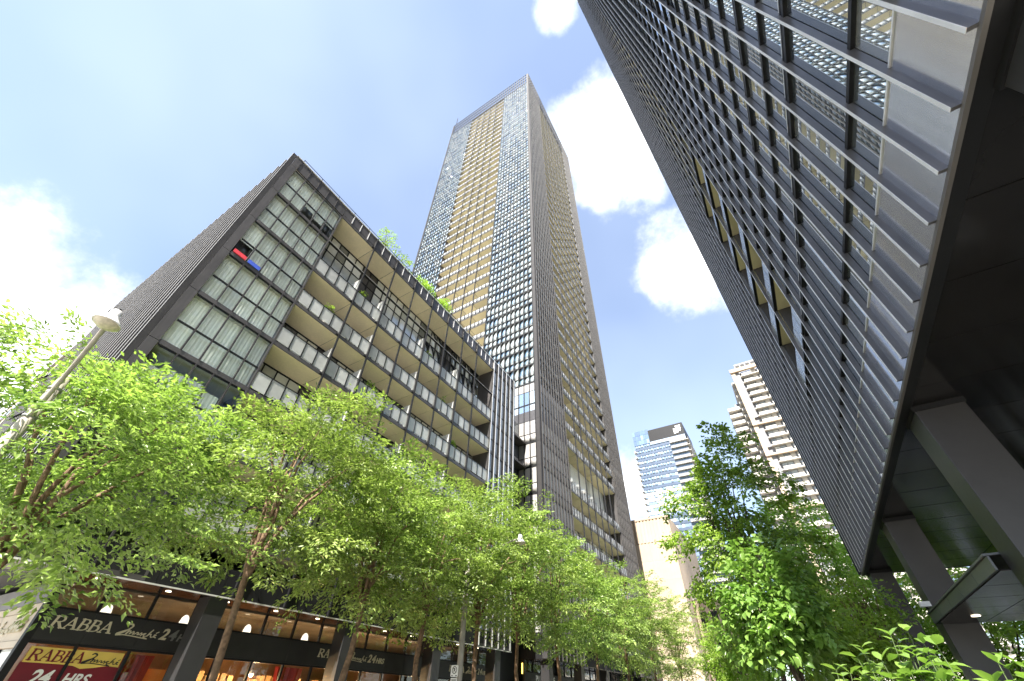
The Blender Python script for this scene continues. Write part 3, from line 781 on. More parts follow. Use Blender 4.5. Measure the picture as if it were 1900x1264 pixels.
v, f = on_street(text_vf('HRS', 0.36, 0.25, 0.003, 0.010), 5.85, 1.74, px_ + .006); mesh_obj('lettering', v, f, SIGNW, T)
# notices in the side window
T = thing('window_notice', (SHX - 0.9, SHY0 - 0.05, 1.2), 'pink notice under a leafy picture in the side shop window', 'poster')
for nm, m, b in (('notice', RED, (SHX - .75, SHX - .42, SHY0 - .047, SHY0 - .042, 1.55, 1.85)), ('picture', SIGNW, (SHX - 1.3, SHX - .2, SHY0 - .041, SHY0 - .036, 1.90, 2.42)),
                 ('picture', TEAL, (SHX - 1.3, SHX - .2, SHY0 - .041, SHY0 - .036, 0.6, 1.5))):
    box(nm, m, b, T)
# things inside the shop
for i, (y, lab) in enumerate(((10.2, 'first'), (12.6, 'second'), (16.6, 'third'), (18.6, 'fourth'), (22.5, 'fifth'))):
    T = thing('pendant_lamp', (SHX - 1.6, y, 2.3), 'warm lit pendant lamp hanging in the shop, %s from the corner' % lab, 'lamp', 'pendant lamps in the shop')
    v, f = lathe([(0.001, .12), (.03, .12), (.13, -.04), (.11, -.04)], (SHX - 1.6, y, 2.35)); mesh_obj('shade', v, f, ENAMEL, T, True)
    v, f = lathe([(.001, -.12), (.06, -.09), (.08, -.03), (.05, .03), (.001, .05)], (SHX - 1.6, y, 2.33), 12); mesh_obj('bulb', v, f, BULB, T, True)
    v, f = tube([(SHX - 1.6, y, 2.45), (SHX - 1.6, y, 4.2)], .008, 5); mesh_obj('cord', v, f, BLACKM, T)
    ld = bpy.data.lights.new('pendant_light', 'POINT'); ld.energy = 95; ld.color = (1, .66, .34); ld.shadow_soft_size = 0.09
    lo = bpy.data.objects.new('pendant_light', ld); link(lo, T, Vector((0, 0, -0.25)))
def drape(y, w, x, z0, z1, m, lab, group=None):
    rg = random.Random(int(y * 10)); V, F = [], []
    for i in range(15):
        a = i / 14; d = .08 * math.sin(i * 1.9) + .03 * rg.uniform(-1, 1)
        V += [(x + d, y + w * a * 0.75, z0 + .1 * a), (x + d * 1.2, y + w * (a * .8 + .12), (z0 + z1) / 2), (x + d, y + w * a, z1)]
    for i in range(14):
        F += [(3 * i, 3 * i + 3, 3 * i + 4, 3 * i + 1), (3 * i + 1, 3 * i + 4, 3 * i + 5, 3 * i + 2)]
    o = mesh_obj('red_drape', V, F, m); props(o, lab, 'drape', group)
drape(7.3, 1.0, SHX - .8, .1, 2.6, REDCL, 'red drape in the shop window left of the orange board')
drape(13.1, 1.3, SHX - .8, .1, 2.6, REDCL, 'red drape in the shop window left of the second shop sign')
o = mesh_obj('orange_board', [(SHX - .9, 7.75, .9), (SHX - .9, 9.0, .9), (SHX - .9, 9.0, 2.25), (SHX - .9, 8.25, 2.25), (SHX - .95, 7.75, .9), (SHX - .95, 9.0, .9), (SHX - .95, 9.0, 2.25), (SHX - .95, 8.25, 2.25)],
             [(0, 1, 2, 3), (7, 6, 5, 4), (0, 4, 5, 1), (1, 5, 6, 2), (2, 6, 7, 3), (3, 7, 4, 0)], ORANGE)
props(o, 'bright orange board inside the window left of the near column', 'board')
o = box('paper_sheet', SIGNW, (SHX - .885, SHX - .88, 8.05, 8.42, 1.68, 1.86)); props(o, 'small white sheet on the orange board', 'paper')
for i, y in enumerate((10.0, 13.4, 16.9, 20.3, 23.7)):
    T = thing('shop_shelf', (SHX - 2.9, y, 0.06), 'stocked shelf in the lit shop, number %s from the corner column' % ('one', 'two', 'three', 'four', 'five')[i], 'shelf', 'shelves in the shop')
    box('frame', WOOD, (SHX - 3.2, SHX - 2.6, y, y + 2.6, .065, .16), T)
    box('back', WOOD, (SHX - 3.2, SHX - 3.15, y, y + 2.6, .162, 2.3), T)
    for k in range(4):
        box('board', WOOD, (SHX - 3.148, SHX - 2.6, y, y + 2.6, .5 + k * .5, .53 + k * .5), T)
        for q in range(8):
            box('package', GOODS, (SHX - 3.0, SHX - 2.7, y + .06 + q * .32, y + .28 + q * .32, .532 + k * .5, .532 + k * .5 + random.uniform(.15, .36)), T)
for i, (y, lab) in enumerate(((6.15, 'in the pane above the poster'), (8.62, 'beside the near shop column'), (9.6, 'right of the near column'), (11.1, 'in the third pane past the column'), (13.9, 'above the second shop sign'))):
    v, f = lathe([(.001, .30), (.06, .28), (.12, .2), (.15, .05), (.15, 0), (.13, 0)], (SHX - .5, y, 3.58), 14)
    o = mesh_obj('globe_lamp', v, f, emit_mat('globe_%d' % i, (1, .93, .80), 0.6), None, True, (SHX - .5, y, 3.58))
    props(o, 'pale bell lamp in the upper shop glass, ' + lab, 'lamp', 'bell lamps in the upper shop windows')

# ------------------------------------------------------------------ tall tower behind the block
TX, TY = -U, 1.97 * U
TX2, TY2 = -2.722 * U, 3.727 * U
TZ = Z(8.95)
S = 0.169 * U
TW = thing('black_tower', (-32, 49, 0), 'tall charcoal tower with rows of tan balconies rising behind the mid-rise block', 'building')
box('core', BLACKM, (TX2 + 1.9, TX - 1.75, TY + 1.75, TY2 - 1.9, 0, Z(8.494)), TW)
P = Pieces(TW)
FT = [Z(0.253), Z(0.422), Z(0.591), Z(0.760), Z(0.929), Z(1.098), Z(1.2625), Z(1.43)]
main0 = Z(1.734)
FM = [main0 + S * k for k in range(41)]                # 40 main storeys
c0 = 0.0426 * U
def tower_front(axis):
    """axis 'x': the front that faces the camera end (-y), running to -x. axis 'y': the street front (+x)."""
    if axis == 'x':
        def bx(name, m, a0, a1, d0, d1, z0, z1): P.add(name, m, TX - a1, TX - a0, TY - d1, TY - d0, z0, z1)
        W = TX - TX2; zones = [('w', 0.028 * U, 11), ('b', None, [4, 3, 3, 3, 4]), ('w', None, 11)]; cw = (W - 0.056 * U) / 39
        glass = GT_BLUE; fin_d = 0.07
    else:
        def bx(name, m, a0, a1, d0, d1, z0, z1): P.add(name, m, TX + d0, TX + d1, TY + a0, TY + a1, z0, z1)
        W = TY2 - TY; zones = [('w', 0.022 * U, 9), ('b', None, [4, 3, 3, 3, 3, 3, 4]), ('w', None, 8)]; cw = (W - 0.044 * U) / 40
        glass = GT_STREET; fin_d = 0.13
    a = zones[0][1]
    allz = [(FT[i], FT[i + 1]) for i in range(7)] + [(FM[i], FM[i + 1]) for i in range(40)]
    # corner panels
    for s0, s1 in ((0.0, a - 0.03), (W - a + 0.03, W)):
        zz = [basez] + FT + FM[0:1] + FM[4::4] + [TZ]
        for z0, z1 in zip(zz[:-1], zz[1:]): bx('corner_panel', CHARD, s0, s1, -0.3, 0.03, z0 + 0.01, z1 - 0.01)
    pos = a
    for zone in zones:
        if zone[0] == 'w':
            n = zone[2]
            for c in range(n + 1):
                x = pos + c * cw
                if axis == 'y':
                    bx('fin', CHAR2, x - 0.018, x + 0.018, 0.0, 0.110, basez, TZ)
                    bx('fin_edge', TWEDGE, x - 0.032, x + 0.032, 0.1105, 0.13, basez, TZ)
                else:
                    bx('fin', BLACKM, x - 0.045, x + 0.045, 0.0, fin_d, Z(0.15), TZ)
            for (z0, z1) in allz:
                low = z1 <= FT[-1] + 0.1
                bx('spandrel', BLACKM if axis == 'x' else CHAR2, pos, pos + n * cw, -0.06, 0.012, z0 - 0.10, z0 + 0.10)
                tz = z0 + 0.10 + (z1 - z0 - 0.2) * 0.37
                bx('transom', BLACKM, pos, pos + n * cw, -0.06, 0.010, tz - 0.03, tz + 0.03)
                for c in range(n):
                    g = (GREYBLIND if low else glass)
                    bx('pane', g, pos + c * cw + 0.02, pos + (c + 1) * cw - 0.02, -0.045, -0.02, z0 + 0.10, tz - 0.03)
                    bx('pane', g, pos + c * cw + 0.02, pos + (c + 1) * cw - 0.02, -0.045, -0.02, tz + 0.03, z1 - 0.10)
            # plant storeys
            bx('plant_band', CHAR, pos, pos + n * cw, -0.06, 0.015, FT[-1] - 0.1, Z(1.50))
            bx('plant_band', GREYBLIND, pos, pos + n * cw, -0.06, -0.01, Z(1.665), Z(1.727))
            for c in range(n):
                bx('pane', glass, pos + c * cw + 0.02, pos + (c + 1) * cw - 0.02, -0.045, -0.02, Z(1.50), Z(1.66))
            bx('transom', BLACKM, pos, pos + n * cw, -0.06, 0.011, Z(1.55), Z(1.56))
            bx('base_panel', BLACKM, pos, pos + n * cw, -0.06, 0.011, basez, FT[0] - 0.1)
            pos += n * cw
        else:
            cols = zone[2]; n = sum(cols)
            cuts = [pos]
            for q in cols: cuts.append(cuts[-1] + q * cw)
            for x in cuts[1:-1]: bx('post', BLACKM, x - 0.075, x + 0.075, 0.02, 0.13, basez, Z(8.45))
            bx('balcony_end_wall', CHAR, pos - 0.05, pos + 0.05, -BD, 0.0, basez, Z(8.45))
            bx('balcony_end_wall', CHAR, pos + n * cw - 0.05, pos + n * cw + 0.05, -BD, 0.0, basez, Z(8.45))
            floors = FT + [Z(1.582)] + FM
            floors = [z for z in floors if not (axis == 'y' and abs(z - Z(1.2625)) < 0.1)]
            for fi, z in enumerate(floors):
                last = fi == len(floors) - 1
                zn = floors[fi + 1] if not last else None
                for q0, q1 in zip(cuts[:-1], cuts[1:]):
                    bx('balcony_slab', CHAR, q0, q1, -BD, 0.012, z - 0.09, z + 0.10)
                    bx('balcony_bounce_deck', BOUNCE_DECK, q0 + 0.06, q1 - 0.06, -BD, -0.03, z + 0.101, z + 0.13)  # added bounce sheet over the dark slab
                    bx('balcony_soffit', TANT, q0 + 0.03, q1 - 0.03, -BD, -0.03, z - 0.112, z - 0.091)
                    bx('bracket', BLACKM, q1 - 0.22, q1, 0.0125, 0.10, z - 0.11, z - 0.04)
                    if not last:
                        m_ = 4 if q1 - q0 > 3.5 * cw else 3
                        w = (q1 - q0) / m_
                        for r in range(m_):
                            bx('railing_panel', RAILT, q0 + r * w + 0.07, q0 + (r + 1) * w - 0.06, -0.012, 0.006, z + 0.16, z + 0.98)
                            bx('railing_post', BLACKM, q0 + r * w - 0.07, q0 + r * w + 0.07, -0.015, 0.03, z + 0.101, z + 1.10)
                if not last:
                    for c in range(n):
                        bx('rear_pane', GT_DARK, pos + c * cw + 0.03, pos + (c + 1) * cw - 0.03, -BD - 0.1, -BD - 0.02, z + 0.12, zn - 0.14)
            pos += n * cw
    # open screen around the roof plant: thin frame, sky shows through
    n = int(round((W - 2 * a) / cw))
    for c in range(n + 1):
        x = a + c * cw
        bx('screen_mullion', BLACKM, x - 0.09, x + 0.09, -0.10, 0.06, Z(8.494), TZ)
    for i in range(4):
        z = Z(8.494) + (TZ - Z(8.494)) * i / 3
        bx('screen_rail', BLACKM, a, W - a, -0.09, 0.045, z - 0.16, z + (0.16 if i < 3 else 0.0))
    bx('screen_foot', BLACKM, a, W - a, -0.08, 0.03, Z(8.494) - 0.35, Z(8.494) - 0.091)
tower_front('x'); tower_front('y')
for i in range(12):
    P.add('rear_screen_rail', CHAR, TX2, TX, TY2 - 0.1, TY2, Z(8.5) + i * 0.66, Z(8.5) + i * 0.66 + 0.12)
box('rear_wall', CHAR, (TX2, TX - 0.3, TY2 - 1.9, TY2, 0, Z(8.49)), TW)
box('rear_wall', CHAR, (TX2, TX2 + 1.9, TY + 0.3, TY2 - 1.9, 0, Z(8.49)), TW)
box('roof', CONC, (TX2 + 0.3, TX - 0.3, TY + 0.3, TY2 - 0.3, Z(8.46), Z(8.485)), TW)
v, f = tube([(TX2 + 0.6, TY + 0.6, Z(8.49)), (TX2 + 0.45, TY + 0.5, TZ + 8)], 0.10, 6); mesh_obj('mast', v, f, BLACKM, TW)
for k in range(6):
    y = TY + 0.6 + k * 0.357 * U
    box('column', COLM, (TX - 0.75, TX - 0.04, y - 0.33, y + 0.33, 0, basez - 0.02), TW)
P.build()
# glazed link between block and tower
LK = thing('link_bay', (-21, 31, 0), 'narrow dark recess between the mid-rise block and the tall tower', 'building')
box('wall', BLACKM, (-40, -19.9, LBY1 + 0.02, TY - 0.08, 0.02, Z(1.40)), LK)
for k in range(5):
    z = FT[k + 2]
    for j in range(3):
        y = LBY1 + 0.2 + j * 1.75
        box('pane', GREYBLIND, (-19.89, -19.86, y, y + 1.6, z + 0.15, z + 1.2), LK)
        box('pane', GT_STREET, (-19.89, -19.86, y, y + 1.6, z + 1.27, z + 2.7), LK)
    box('ledge', CHAR, (-19.89, -18.9, LBY1 + 0.05, TY - 0.09, z - 0.12, z + 0.06), LK)
# shop under the tower
SH2 = thing('tower_shop_front', (SHX, 45, 0), 'dark shopfront with a yellow lit pane under the tall tower', 'shopfront')
P = Pieces(SH2)
for i in range(21):
    y = 33.2 + i * 1.45
    P.add('shop_pane', GLASSD, SHX - 0.02, SHX - 0.008, y + 0.04, y + 1.41, 0.15, 2.62)
    P.add('upper_pane', GLASSD, SHX - 0.02, SHX - 0.008, y + 0.04, y + 1.41, 3.56, 4.22)
    P.add('sign_band', SIGNB, SHX - 0.06, SHX + 0.10, y + 0.003, y + 1.447, 2.70, 3.49)
    P.add('mullion', BLACKM, SHX - 0.05, SHX + 0.05, y - 0.04, y + 0.04, 0.02, 4.26)
P.build()
box('back_wall', SHOPW, (SHX - 6, SHX - 5.8, 33, 64, 0, 4.28), SH2)
box('soffit', SOFFITM, (SHX - 0.2, TX - 0.05, TY, TY2, basez - 0.05, basez - 0.005), SH2)
o = box('yellow_screen', emit_mat('yellow_lit', (1.0, .72, .12), 1.6), (SHX - 1.5, SHX - 1.45, 35.5, 38.4, 3.5, 4.2)); props(o, 'yellow lit panel in the upper glass under the tall tower', 'panel')
T = thing('shop_sign', (SHX + 0.11, 35.0, 2.95), 'PU and ERS letters split by a column under the tall tower', 'sign')
for s_, y in (('PU', 34.9), ('ERS', 37.3)):
    v, f = on_street(text_vf(s_, 0.62, 0, 0.012, 0.008), y, 2.93, SHX + 0.115); mesh_obj('lettering', v, f, SIGNW, T)

# ------------------------------------------------------------------ near tower on the right
RY0_, RY1_ = -2.2, 28.46
RB = 1.6 + 1.525 * DR                                   # underside
FS = 0.2385 * DR
def fy(i): return 3.207 + FS * i
RTZ = 178
RT = thing('near_tower', (14, 13, 0), 'near charcoal tower on the right with upright metal fins and raised on columns', 'building')
box('core', BLACKM, (DR + 1.7, 33, RY0_ + 0.1, RY1_ - 0.1, RB + 0.12, RTZ - 2), RT)
P = Pieces(RT)
pz = 1.6 + 1.937 * DR
F0 = 1.6 + 2.955 * DR; RS = 0.8085 * DR
RF = [pz] + [F0 + RS * k for k in range(55)]
fin_i = list(range(-6, 30))
cuts_z = [RB + 0.0] + [F0 + RS * k for k in range(0, 9)] + [F0 + RS * 14, F0 + RS * 24, RTZ]
bal_i = set(range(12, 18))
for i in fin_i:
    y = fy(i)
    for a, b in zip(cuts_z[:-1], cuts_z[1:]):
        if i in (13, 14, 16, 17) and F0 - 0.1 <= a < F0 + RS * 4.5: continue
        P.add('fin', RTFIN, DR - 0.105, DR + 0.02, y - 0.024, y + 0.024, a + 0.022, b + 0.012)
        P.add('fin_edge', RTTRIM, DR - 0.113, DR - 0.1055, y - 0.028, y + 0.028, a + 0.022, b + 0.012)
for i in fin_i[:-1] + [29]:
    y0 = fy(i) + 0.024; y1 = (fy(i + 1) - 0.024) if i < 29 else RY1_
    P.add('base_panel', RTPANEL, DR, DR + 0.04, y0, y1, RB + 0.03, pz - 0.02)
    P.add('panel_trim', RTTRIM, DR - 0.02, DR + 0.03, y0, y1, pz - 0.02, pz + 0.012)
    for k in range(len(RF) - 1):
        z0, z1 = RF[k], RF[k + 1]
        open_bal = (i in bal_i) and k >= 1
        if open_bal: continue
        first = k == 0
        lo = z0 + (0.015 if first else 0.14); hi = z1 - 0.20
        tz = lo + (hi - lo) * (0.30 if first else 0.46)
        P.add('pane', GT_RIGHT, DR + 0.030, DR + 0.045, y0, y1, lo, tz - 0.07)
        P.add('pane', GT_RIGHT, DR + 0.030, DR + 0.045, y0, y1, tz + 0.07, hi)
        P.add('transom', BLACKM, DR - 0.035, DR + 0.05, y0, y1, tz - 0.07, tz + 0.02)
        P.add('transom_edge', SOFFITM, DR + 0.0, DR + 0.05, y0, y1, tz + 0.021, tz + 0.07)
        P.add('floor_band', BLACKM, DR - 0.040, DR + 0.05, y0, y1, hi, hi + 0.11)
        P.add('floor_band', SOFFITM, DR - 0.005, DR + 0.05, y0, y1, hi + 0.111, hi + 0.17)
        P.add('floor_band', BLACKM, DR - 0.030, DR + 0.05, y0, y1, hi + 0.171, z1 + 0.03)
        P.add('floor_trim', RTTRIM, DR - 0.004, DR + 0.05, y0, y1, z1 + 0.031, z1 + 0.14)
# balcony bays of the near tower
for k in range(1, len(RF) - 1):
    z = RF[k]
    for a, b in ((12, 15), (15, 18)):
        y0, y1 = fy(a) + 0.03, fy(b) - 0.03
        P.add('balcony_slab', CHAR, DR + 0.0, DR + 1.65, y0, y1, z - 0.09, z + 0.10)
        P.add('balcony_soffit', TANT, DR + 0.03, DR + 1.65, y0 + 0.01, y1 - 0.01, z - 0.115, z - 0.091)
        P.add('balcony_frame', BLACKM, DR - 0.10, DR - 0.001, y0, y1, z - 0.115, z - 0.05)
        for q in range(3):
            w = (y1 - y0) / 3
            P.add('railing_panel', RAILT, DR + 0.0, DR + 0.015, y0 + q * w + 0.03, y0 + (q + 1) * w - 0.03, z + 0.16, z + 1.05)
        P.add('balcony_side', CHAR, DR + 0.05, DR + 1.65, y1 - 0.02, y1 + 0.028, z + 0.101, RF[k + 1] - 0.12)
        P.add('rear_pane', GT_DARK, DR + 1.6, DR + 1.64, y0, y1, z + 0.11, RF[k + 1] - 0.12)
P.build()
box('bottom_trim', TWEDGE, (DR - 0.012, DR + 0.045, RY0_, RY1_, RB - 0.03, RB + 0.028), RT)
box('bottom_edge', BLACKM, (DR + 0.046, DR + 0.24, RY0_, RY1_, RB - 0.02, RB + 0.1), RT)
box('end_wall', CHAR, (DR + 0.05, 33, RY1_ - 0.1, RY1_ + 0.05, RB, RTZ), RT)
box('end_wall', CHAR, (DR + 0.05, 33, RY0_ - 0.05, RY0_ + 0.1, RB, RTZ), RT)
box('end_trim', CHAR2, (DR - 0.10, DR + 0.05, RY1_ - 0.12, RY1_ + 0.04, RB + 0.04, RTZ), RT)
xs = [DR + 0.25, DR + 4.2, DR + 8.2, DR + 12.2, DR + 16.2, DR + 21, 33]
ys = [RY0_] + [-1.0 + 1.632 * i for i in range(0, 18)] + [RY1_ - 0.05]
for a, b in zip(ys[:-1], ys[1:]):
    for c, d in zip(xs[:-1], xs[1:]):
        box('soffit_panel', RTSOF, (c + 0.012, d - 0.012, a + 0.015, b - 0.015, RB + 0.01, RB + 0.05), RT)
box('soffit_void', BLACKM, (DR + 0.25, 33, RY0_, RY1_ - 0.1, RB + 0.055, RB + 0.11), RT)
for k in range(-1, 3):
    y = 11.68 + 8.15 * k
    for x in (3.79, 14.5, 25):
        v, f = boxes_vf([(x, x + 0.86, y - 0.42, y + 0.42, 0, RB + 0.0)])
        o = mesh_obj('column', v, f, COLM, RT)
        bv = o.modifiers.new('bevel', 'BEVEL'); bv.width = 0.012; bv.segments = 2
    box('column_head', BLACKM, (3.76, 4.68, y - 0.45, y + 0.45, RB - 0.12, RB + 0.004), RT)
# canopy over the entrance
RAILM = mat('canopy_metal', (0.17, 0.175, 0.18), 0.35, 0.4, 0.1, 1.5, piece=0.08)
CN = thing('entrance_canopy', (4.7, 15.7, 3.9), 'grey metal entrance canopy fixed between two columns of the near tower', 'canopy')
cy0, cy1 = 12.14, 19.35
n = 5
for i in range(n):
    a, b = cy0 + (cy1 - cy0) * i / n, cy0 + (cy1 - cy0) * (i + 1) / n
    box('fascia_panel', RAILM, (3.60, 3.64, a + 0.012, b - 0.012, 3.80, 4.05), CN)
    for j in range(2):
        box('underside_panel', SOFFITM, (3.66 + j * 1.1, 4.74 + j * 1.1, a + 0.01, b - 0.01, 3.78, 3.80), CN)
V = [(3.56, cy0, 4.06), (3.56, cy1, 4.06), (5.9, cy1, 4.10), (5.9, cy0, 4.10), (3.56, cy0, 4.10), (3.56, cy1, 4.09), (5.9, cy1, 4.14), (5.9, cy0, 4.14)]
mesh_obj('top_sheet', V, [(0, 3, 2, 1), (4, 5, 6, 7), (0, 1, 5, 4), (1, 2, 6, 5), (2, 3, 7, 6), (3, 0, 4, 7)], RAILM, CN)
v, f = lathe([(.001, 0), (.10, 0), (.10, .03)], (4.3, 17.9, 3.765), 14); mesh_obj('down_light', v, f, DOWNL, CN)
FLD = thing('flood_light', (3.55, 19.2, 4.2), 'small grey floodlight box at the far end of the entrance canopy', 'lamp')
v, f = boxes_vf([(3.46, 3.72, 19.02, 19.22, 4.22, 4.36)]); mesh_obj('housing', v, f, ENAMEL, FLD)
v, f = tube([(3.6, 19.15, 4.16), (3.6, 19.15, 4.23)], .03, 8); mesh_obj('bracket', v, f, BLACKM, FLD)
# glazed lobby under the tower
LO = thing('lobby_glazing', (14, 20, 0), 'glazed lobby with bronze frames behind the columns of the near tower', 'lobby')
P = Pieces(LO)
for i in range(9):
    y = 14.0 + 1.63 * i
    P.add('mullion', SOFFITM, 8.55, 8.72, y - 0.05, y + 0.05, 0.02, RB)
    if i < 8:
        P.add('pane', GLASSD, 8.62, 8.64, y + 0.05, y + 1.58, 0.1, 2.8)
        P.add('pane', GLASSD, 8.62, 8.64, y + 0.05, y + 1.58, 3.0, RB - 0.02)
        P.add('transom', SOFFITM, 8.57, 8.70, y + 0.05, y + 1.58, 2.8, 3.0)
for i in range(5):
    x = 8.8 + 1.9 * i
    P.add('mullion', SOFFITM, x, x + 0.1, 13.9, 14.05, 0.02, RB)
    P.add('pane', GLASSD, x + 0.1, x + 1.9, 13.97, 13.99, 0.1, 2.8)
    P.add('pane', GLASSD, x + 0.1, x + 1.9, 13.97, 13.99, 3.0, RB - 0.02)
P.build()
box('beam', BLACKM, (5.6, 8.5, 13.6, 14.05, 2.75, 3.0), LO)
box('beam', SOFFITM, (6.9, 7.0, 12.5, 27.5, 2.9, 3.1), LO)
o = box('planter_wall', CONC, (6.2, 8.3, 12.6, 13.3, 0.005, 1.7)); props(o, 'low grey wall beside the glazed lobby under the near tower', 'wall')

# ------------------------------------------------------------------ distant buildings
# blue glass tower
D = 200.0
BT = thing('blue_glass_tower', (-32, 210, 0), 'distant blue glass tower with a black roof box beside the tall tower', 'building')
bx0, bx1, by0, by1 = -44.7, -18.2, D, D + 24
P = Pieces(BT)
zt = 1.6 + 108.2
box('core', G_BLUEB, (bx0 + 0.4, bx1 - 0.4, by0 + 0.5, by1, 0, zt), BT)
box('roof_box', BLACKM, (-36.2, bx1 - 0.1, by0 + 0.05, by1, zt + 0.6, 1.6 + 115.6), BT)
for i in range(6):
    for j in range(3):
        P.add('crown_pane', G_BLUEB, bx0 + i * 1.38 + 0.03, bx0 + (i + 1) * 1.38 - 0.03, by0 + 0.1, by0 + 0.3, zt + j * 2.8 + 0.05, zt + (j + 1) * 2.8 - 0.05)
box('crown_core', G_BLUEB, (bx0 + 0.1, -36.3, by0 + 0.31, by1, zt, zt + 8.4), BT)
nfl = 35; fh = 108.2 / nfl
for k in range(nfl):
    z = 1.6 + k * fh
    banded = 22 <= k <= 26 or k < 14
    P.add('floor_band', WHITEP if (k in (23, 24, 25, 26)) else SLATE, bx0, -26.4, by0 + 0.2, by0 + 0.5, z, z + fh * 0.42)
    n = 12
    for i in range(n):
        w = (-26.4 - bx0) / n
        P.add('window_pane', G_BLUEP, bx0 + i * w + (0.12 if i % 3 else 0.4), bx0 + (i + 1) * w - 0.12, by0 + 0.25, by0 + 0.45, z + fh * 0.46, z + fh * 0.94)
    P.add('balcony', WHITEP, -26.4, bx1, by0 - 0.9, by0 + 0.5, z, z + 0.25)
    P.add('balcony_rail', GREYP, -26.4, bx1, by0 - 0.9, by0 - 0.8, z + 0.26, z + 1.3)
    P.add('side_balcony', WHITEP, bx1 - 0.4, bx1 + 0.9, by0 - 0.9, by1 - 4, z, z + 0.25)
    P.add('side_rail', GREYP, bx1 + 0.8, bx1 + 0.9, by0 - 0.9, by1 - 4, z + 0.26, z + 1.3)
    P.add('west_balcony', WHITEP, bx0 - 1.1, bx0 + 0.3, by0 + 1.5, by1, z, z + 0.9)
box('top_ribbon', G_PALE, (-36.2, bx1 - 0.2, by0 + 0.1, by0 + 0.4, zt - 1.2, zt + 0.5), BT)
P.build()
T = thing('roof_logo', (-21, by0, 113), 'white logo on the black roof box of the blue tower', 'sign')
for b in ((-23.2, -22.2, 111.6, 114.6), (-21.9, -20.9, 112.6, 114.8), (-20.6, -19.6, 112.6, 115.0), (-22.0, -19.4, 115.3, 115.9), (-22.0, -20.9, 111.8, 112.3)):
    box('mark', SIGNW, (b[0], b[1], by0 - 0.1, by0 + 0.04, b[2], b[3]), T)
# pale balcony tower
D = 150.0
WT = thing('pale_balcony_tower', (20, 165, 0), 'distant cream high-rise with balconies beyond the near tower', 'building')
P = Pieces(WT)
wx0, wx1 = 9.0, 40.0; wz = 1.6 + 102.5
box('core', GREYP, (wx0 + 0.6, wx1, D + 1.2, D + 26, 0, wz - 1), WT)
box('roof_box', GREYP, (11.2, 30, D + 2, D + 18, wz - 1, 1.6 + 107), WT)
for i in range(10): P.add('louvre', BLACKM, 11.6 + i * 1.8, 12.9 + i * 1.8, D + 1.85, D + 1.99, wz + 0.6, 1.6 + 106.2)
fh = 3.0; nfl = 34
for k in range(nfl):
    z = wz - 3.2 - k * fh
    P.add('balcony', WHITEP, wx0 + 2.8, wx1, D - 0.3, D + 1.2, z, z + 0.30)
    for j in range(5):
        x = wx0 + 3.4 + j * 5.4
        P.add('balcony_front', WHITEP, x, x + 3.3, D - 0.45, D - 0.31, z - 0.1, z + 1.15)
        P.add('window_pane', G_PALE, x, x + 1.5, D + 1.05, D + 1.19, z + 0.35, z + 2.8)
        P.add('window_pane', G_PALE, x + 1.6, x + 3.2, D + 1.05, D + 1.19, z + 0.35, z + 2.8)
        P.add('pier', WHITEP, x + 3.5, x + 4.9, D + 0.8, D + 1.19, z + 0.31, z + 3.0)
    if k not in (7, 11): P.add('shade_strip', GREYP, wx0 + 1.4, wx0 + 2.75, D + 0.5, D + 1.19, z, z + 3.0)
    P.add('corner_panel', BEIGE, wx0, wx0 + 1.35, D, D + 1.5, z + 0.02, z + 2.98)
    P.add('side_balcony', WHITEP, wx0 - 1.0, wx0 + 0.3, D + 4, D + 22, z, z + 1.0)
for k in (0, 8, 12, 18):
    P.add('cornice', BEIGE, wx0 - 0.1, wx1, D - 0.5, D + 0.45, wz - 0.6 - k * fh, wz - 0.05 - k * fh)
P.build()
box('parapet', BEIGE, (wx0 - 0.2, wx1, D - 0.4, D + 1.0, wz - 0.04, wz + 1.0), WT)
W2 = thing('pale_lower_wing', (6, 160, 0), 'lower cream wing with balcony slabs left of the pale high-rise', 'building')
P = Pieces(W2)
w2z = 1.6 + 90.5
box('core', GREYP, (4.6, 9.5, D + 8, D + 26, 0, w2z), W2)
box('roof_box', GREYP, (6.3, 9.4, D + 9, D + 16, w2z, w2z + 3), W2)
for k in range(30):
    z = w2z - 0.4 - k * 3.0
    P.add('balcony', WHITEP, 4.0, 9.0, D + 6.5, D + 8.1, z - 0.5, z + 0.8)
    P.add('side_balcony', WHITEP, 3.4, 4.6, D + 6.5, D + 22, z - 0.5, z + 0.8)
P.build()
# beige building at the end of the street
BB = thing('beige_stone_building', (-22, 85, 0), 'blank beige stone wall at the end of the street', 'building')
P = Pieces(BB)
ex0, ex1, ey = -34.0, -13.5, 75.0; ez = 1.6 + 26.2
box('core', BEIGE, (ex0, ex1 - 0.05, ey + 0.3, ey + 22, 0, ez), BB)
for k in range(8):
    for i in range(5):
        w = (ex1 - ex0) / 5
        P.add('stone_panel', BEIGE, ex0 + i * w + 0.006, ex0 + (i + 1) * w - 0.006, ey, ey + 0.3, k * 2.95 + 0.005, (k + 1) * 2.95 - 0.005)
for i in range(34):
    P.add('cornice_rib', BEIGE, ex0 + i * 0.6, ex0 + i * 0.6 + 0.34, ey - 0.1, ey + 0.3, 8 * 2.95 + 0.05, ez - 0.32)
P.build()
box('cornice_back', BEIGE, (ex0, ex1, ey + 0.02, ey + 0.29, 8 * 2.95 + 0.01, ez - 0.31), BB)
box('coping', BEIGE, (ex0 - 0.1, ex1 + 0.1, ey - 0.15, ey + 0.5, ez - 0.3, ez + 0.02), BB)
B2 = thing('beige_annex', (-12, 90, 0), 'lower beige annex just right of the blank stone wall', 'building')
box('wall', BEIGE, (-13.3, -8, 79, 100, 0, 15.2), B2)
box('coping', CONC, (-13.35, -7.9, 78.9, 100, 15.205, 15.5), B2)
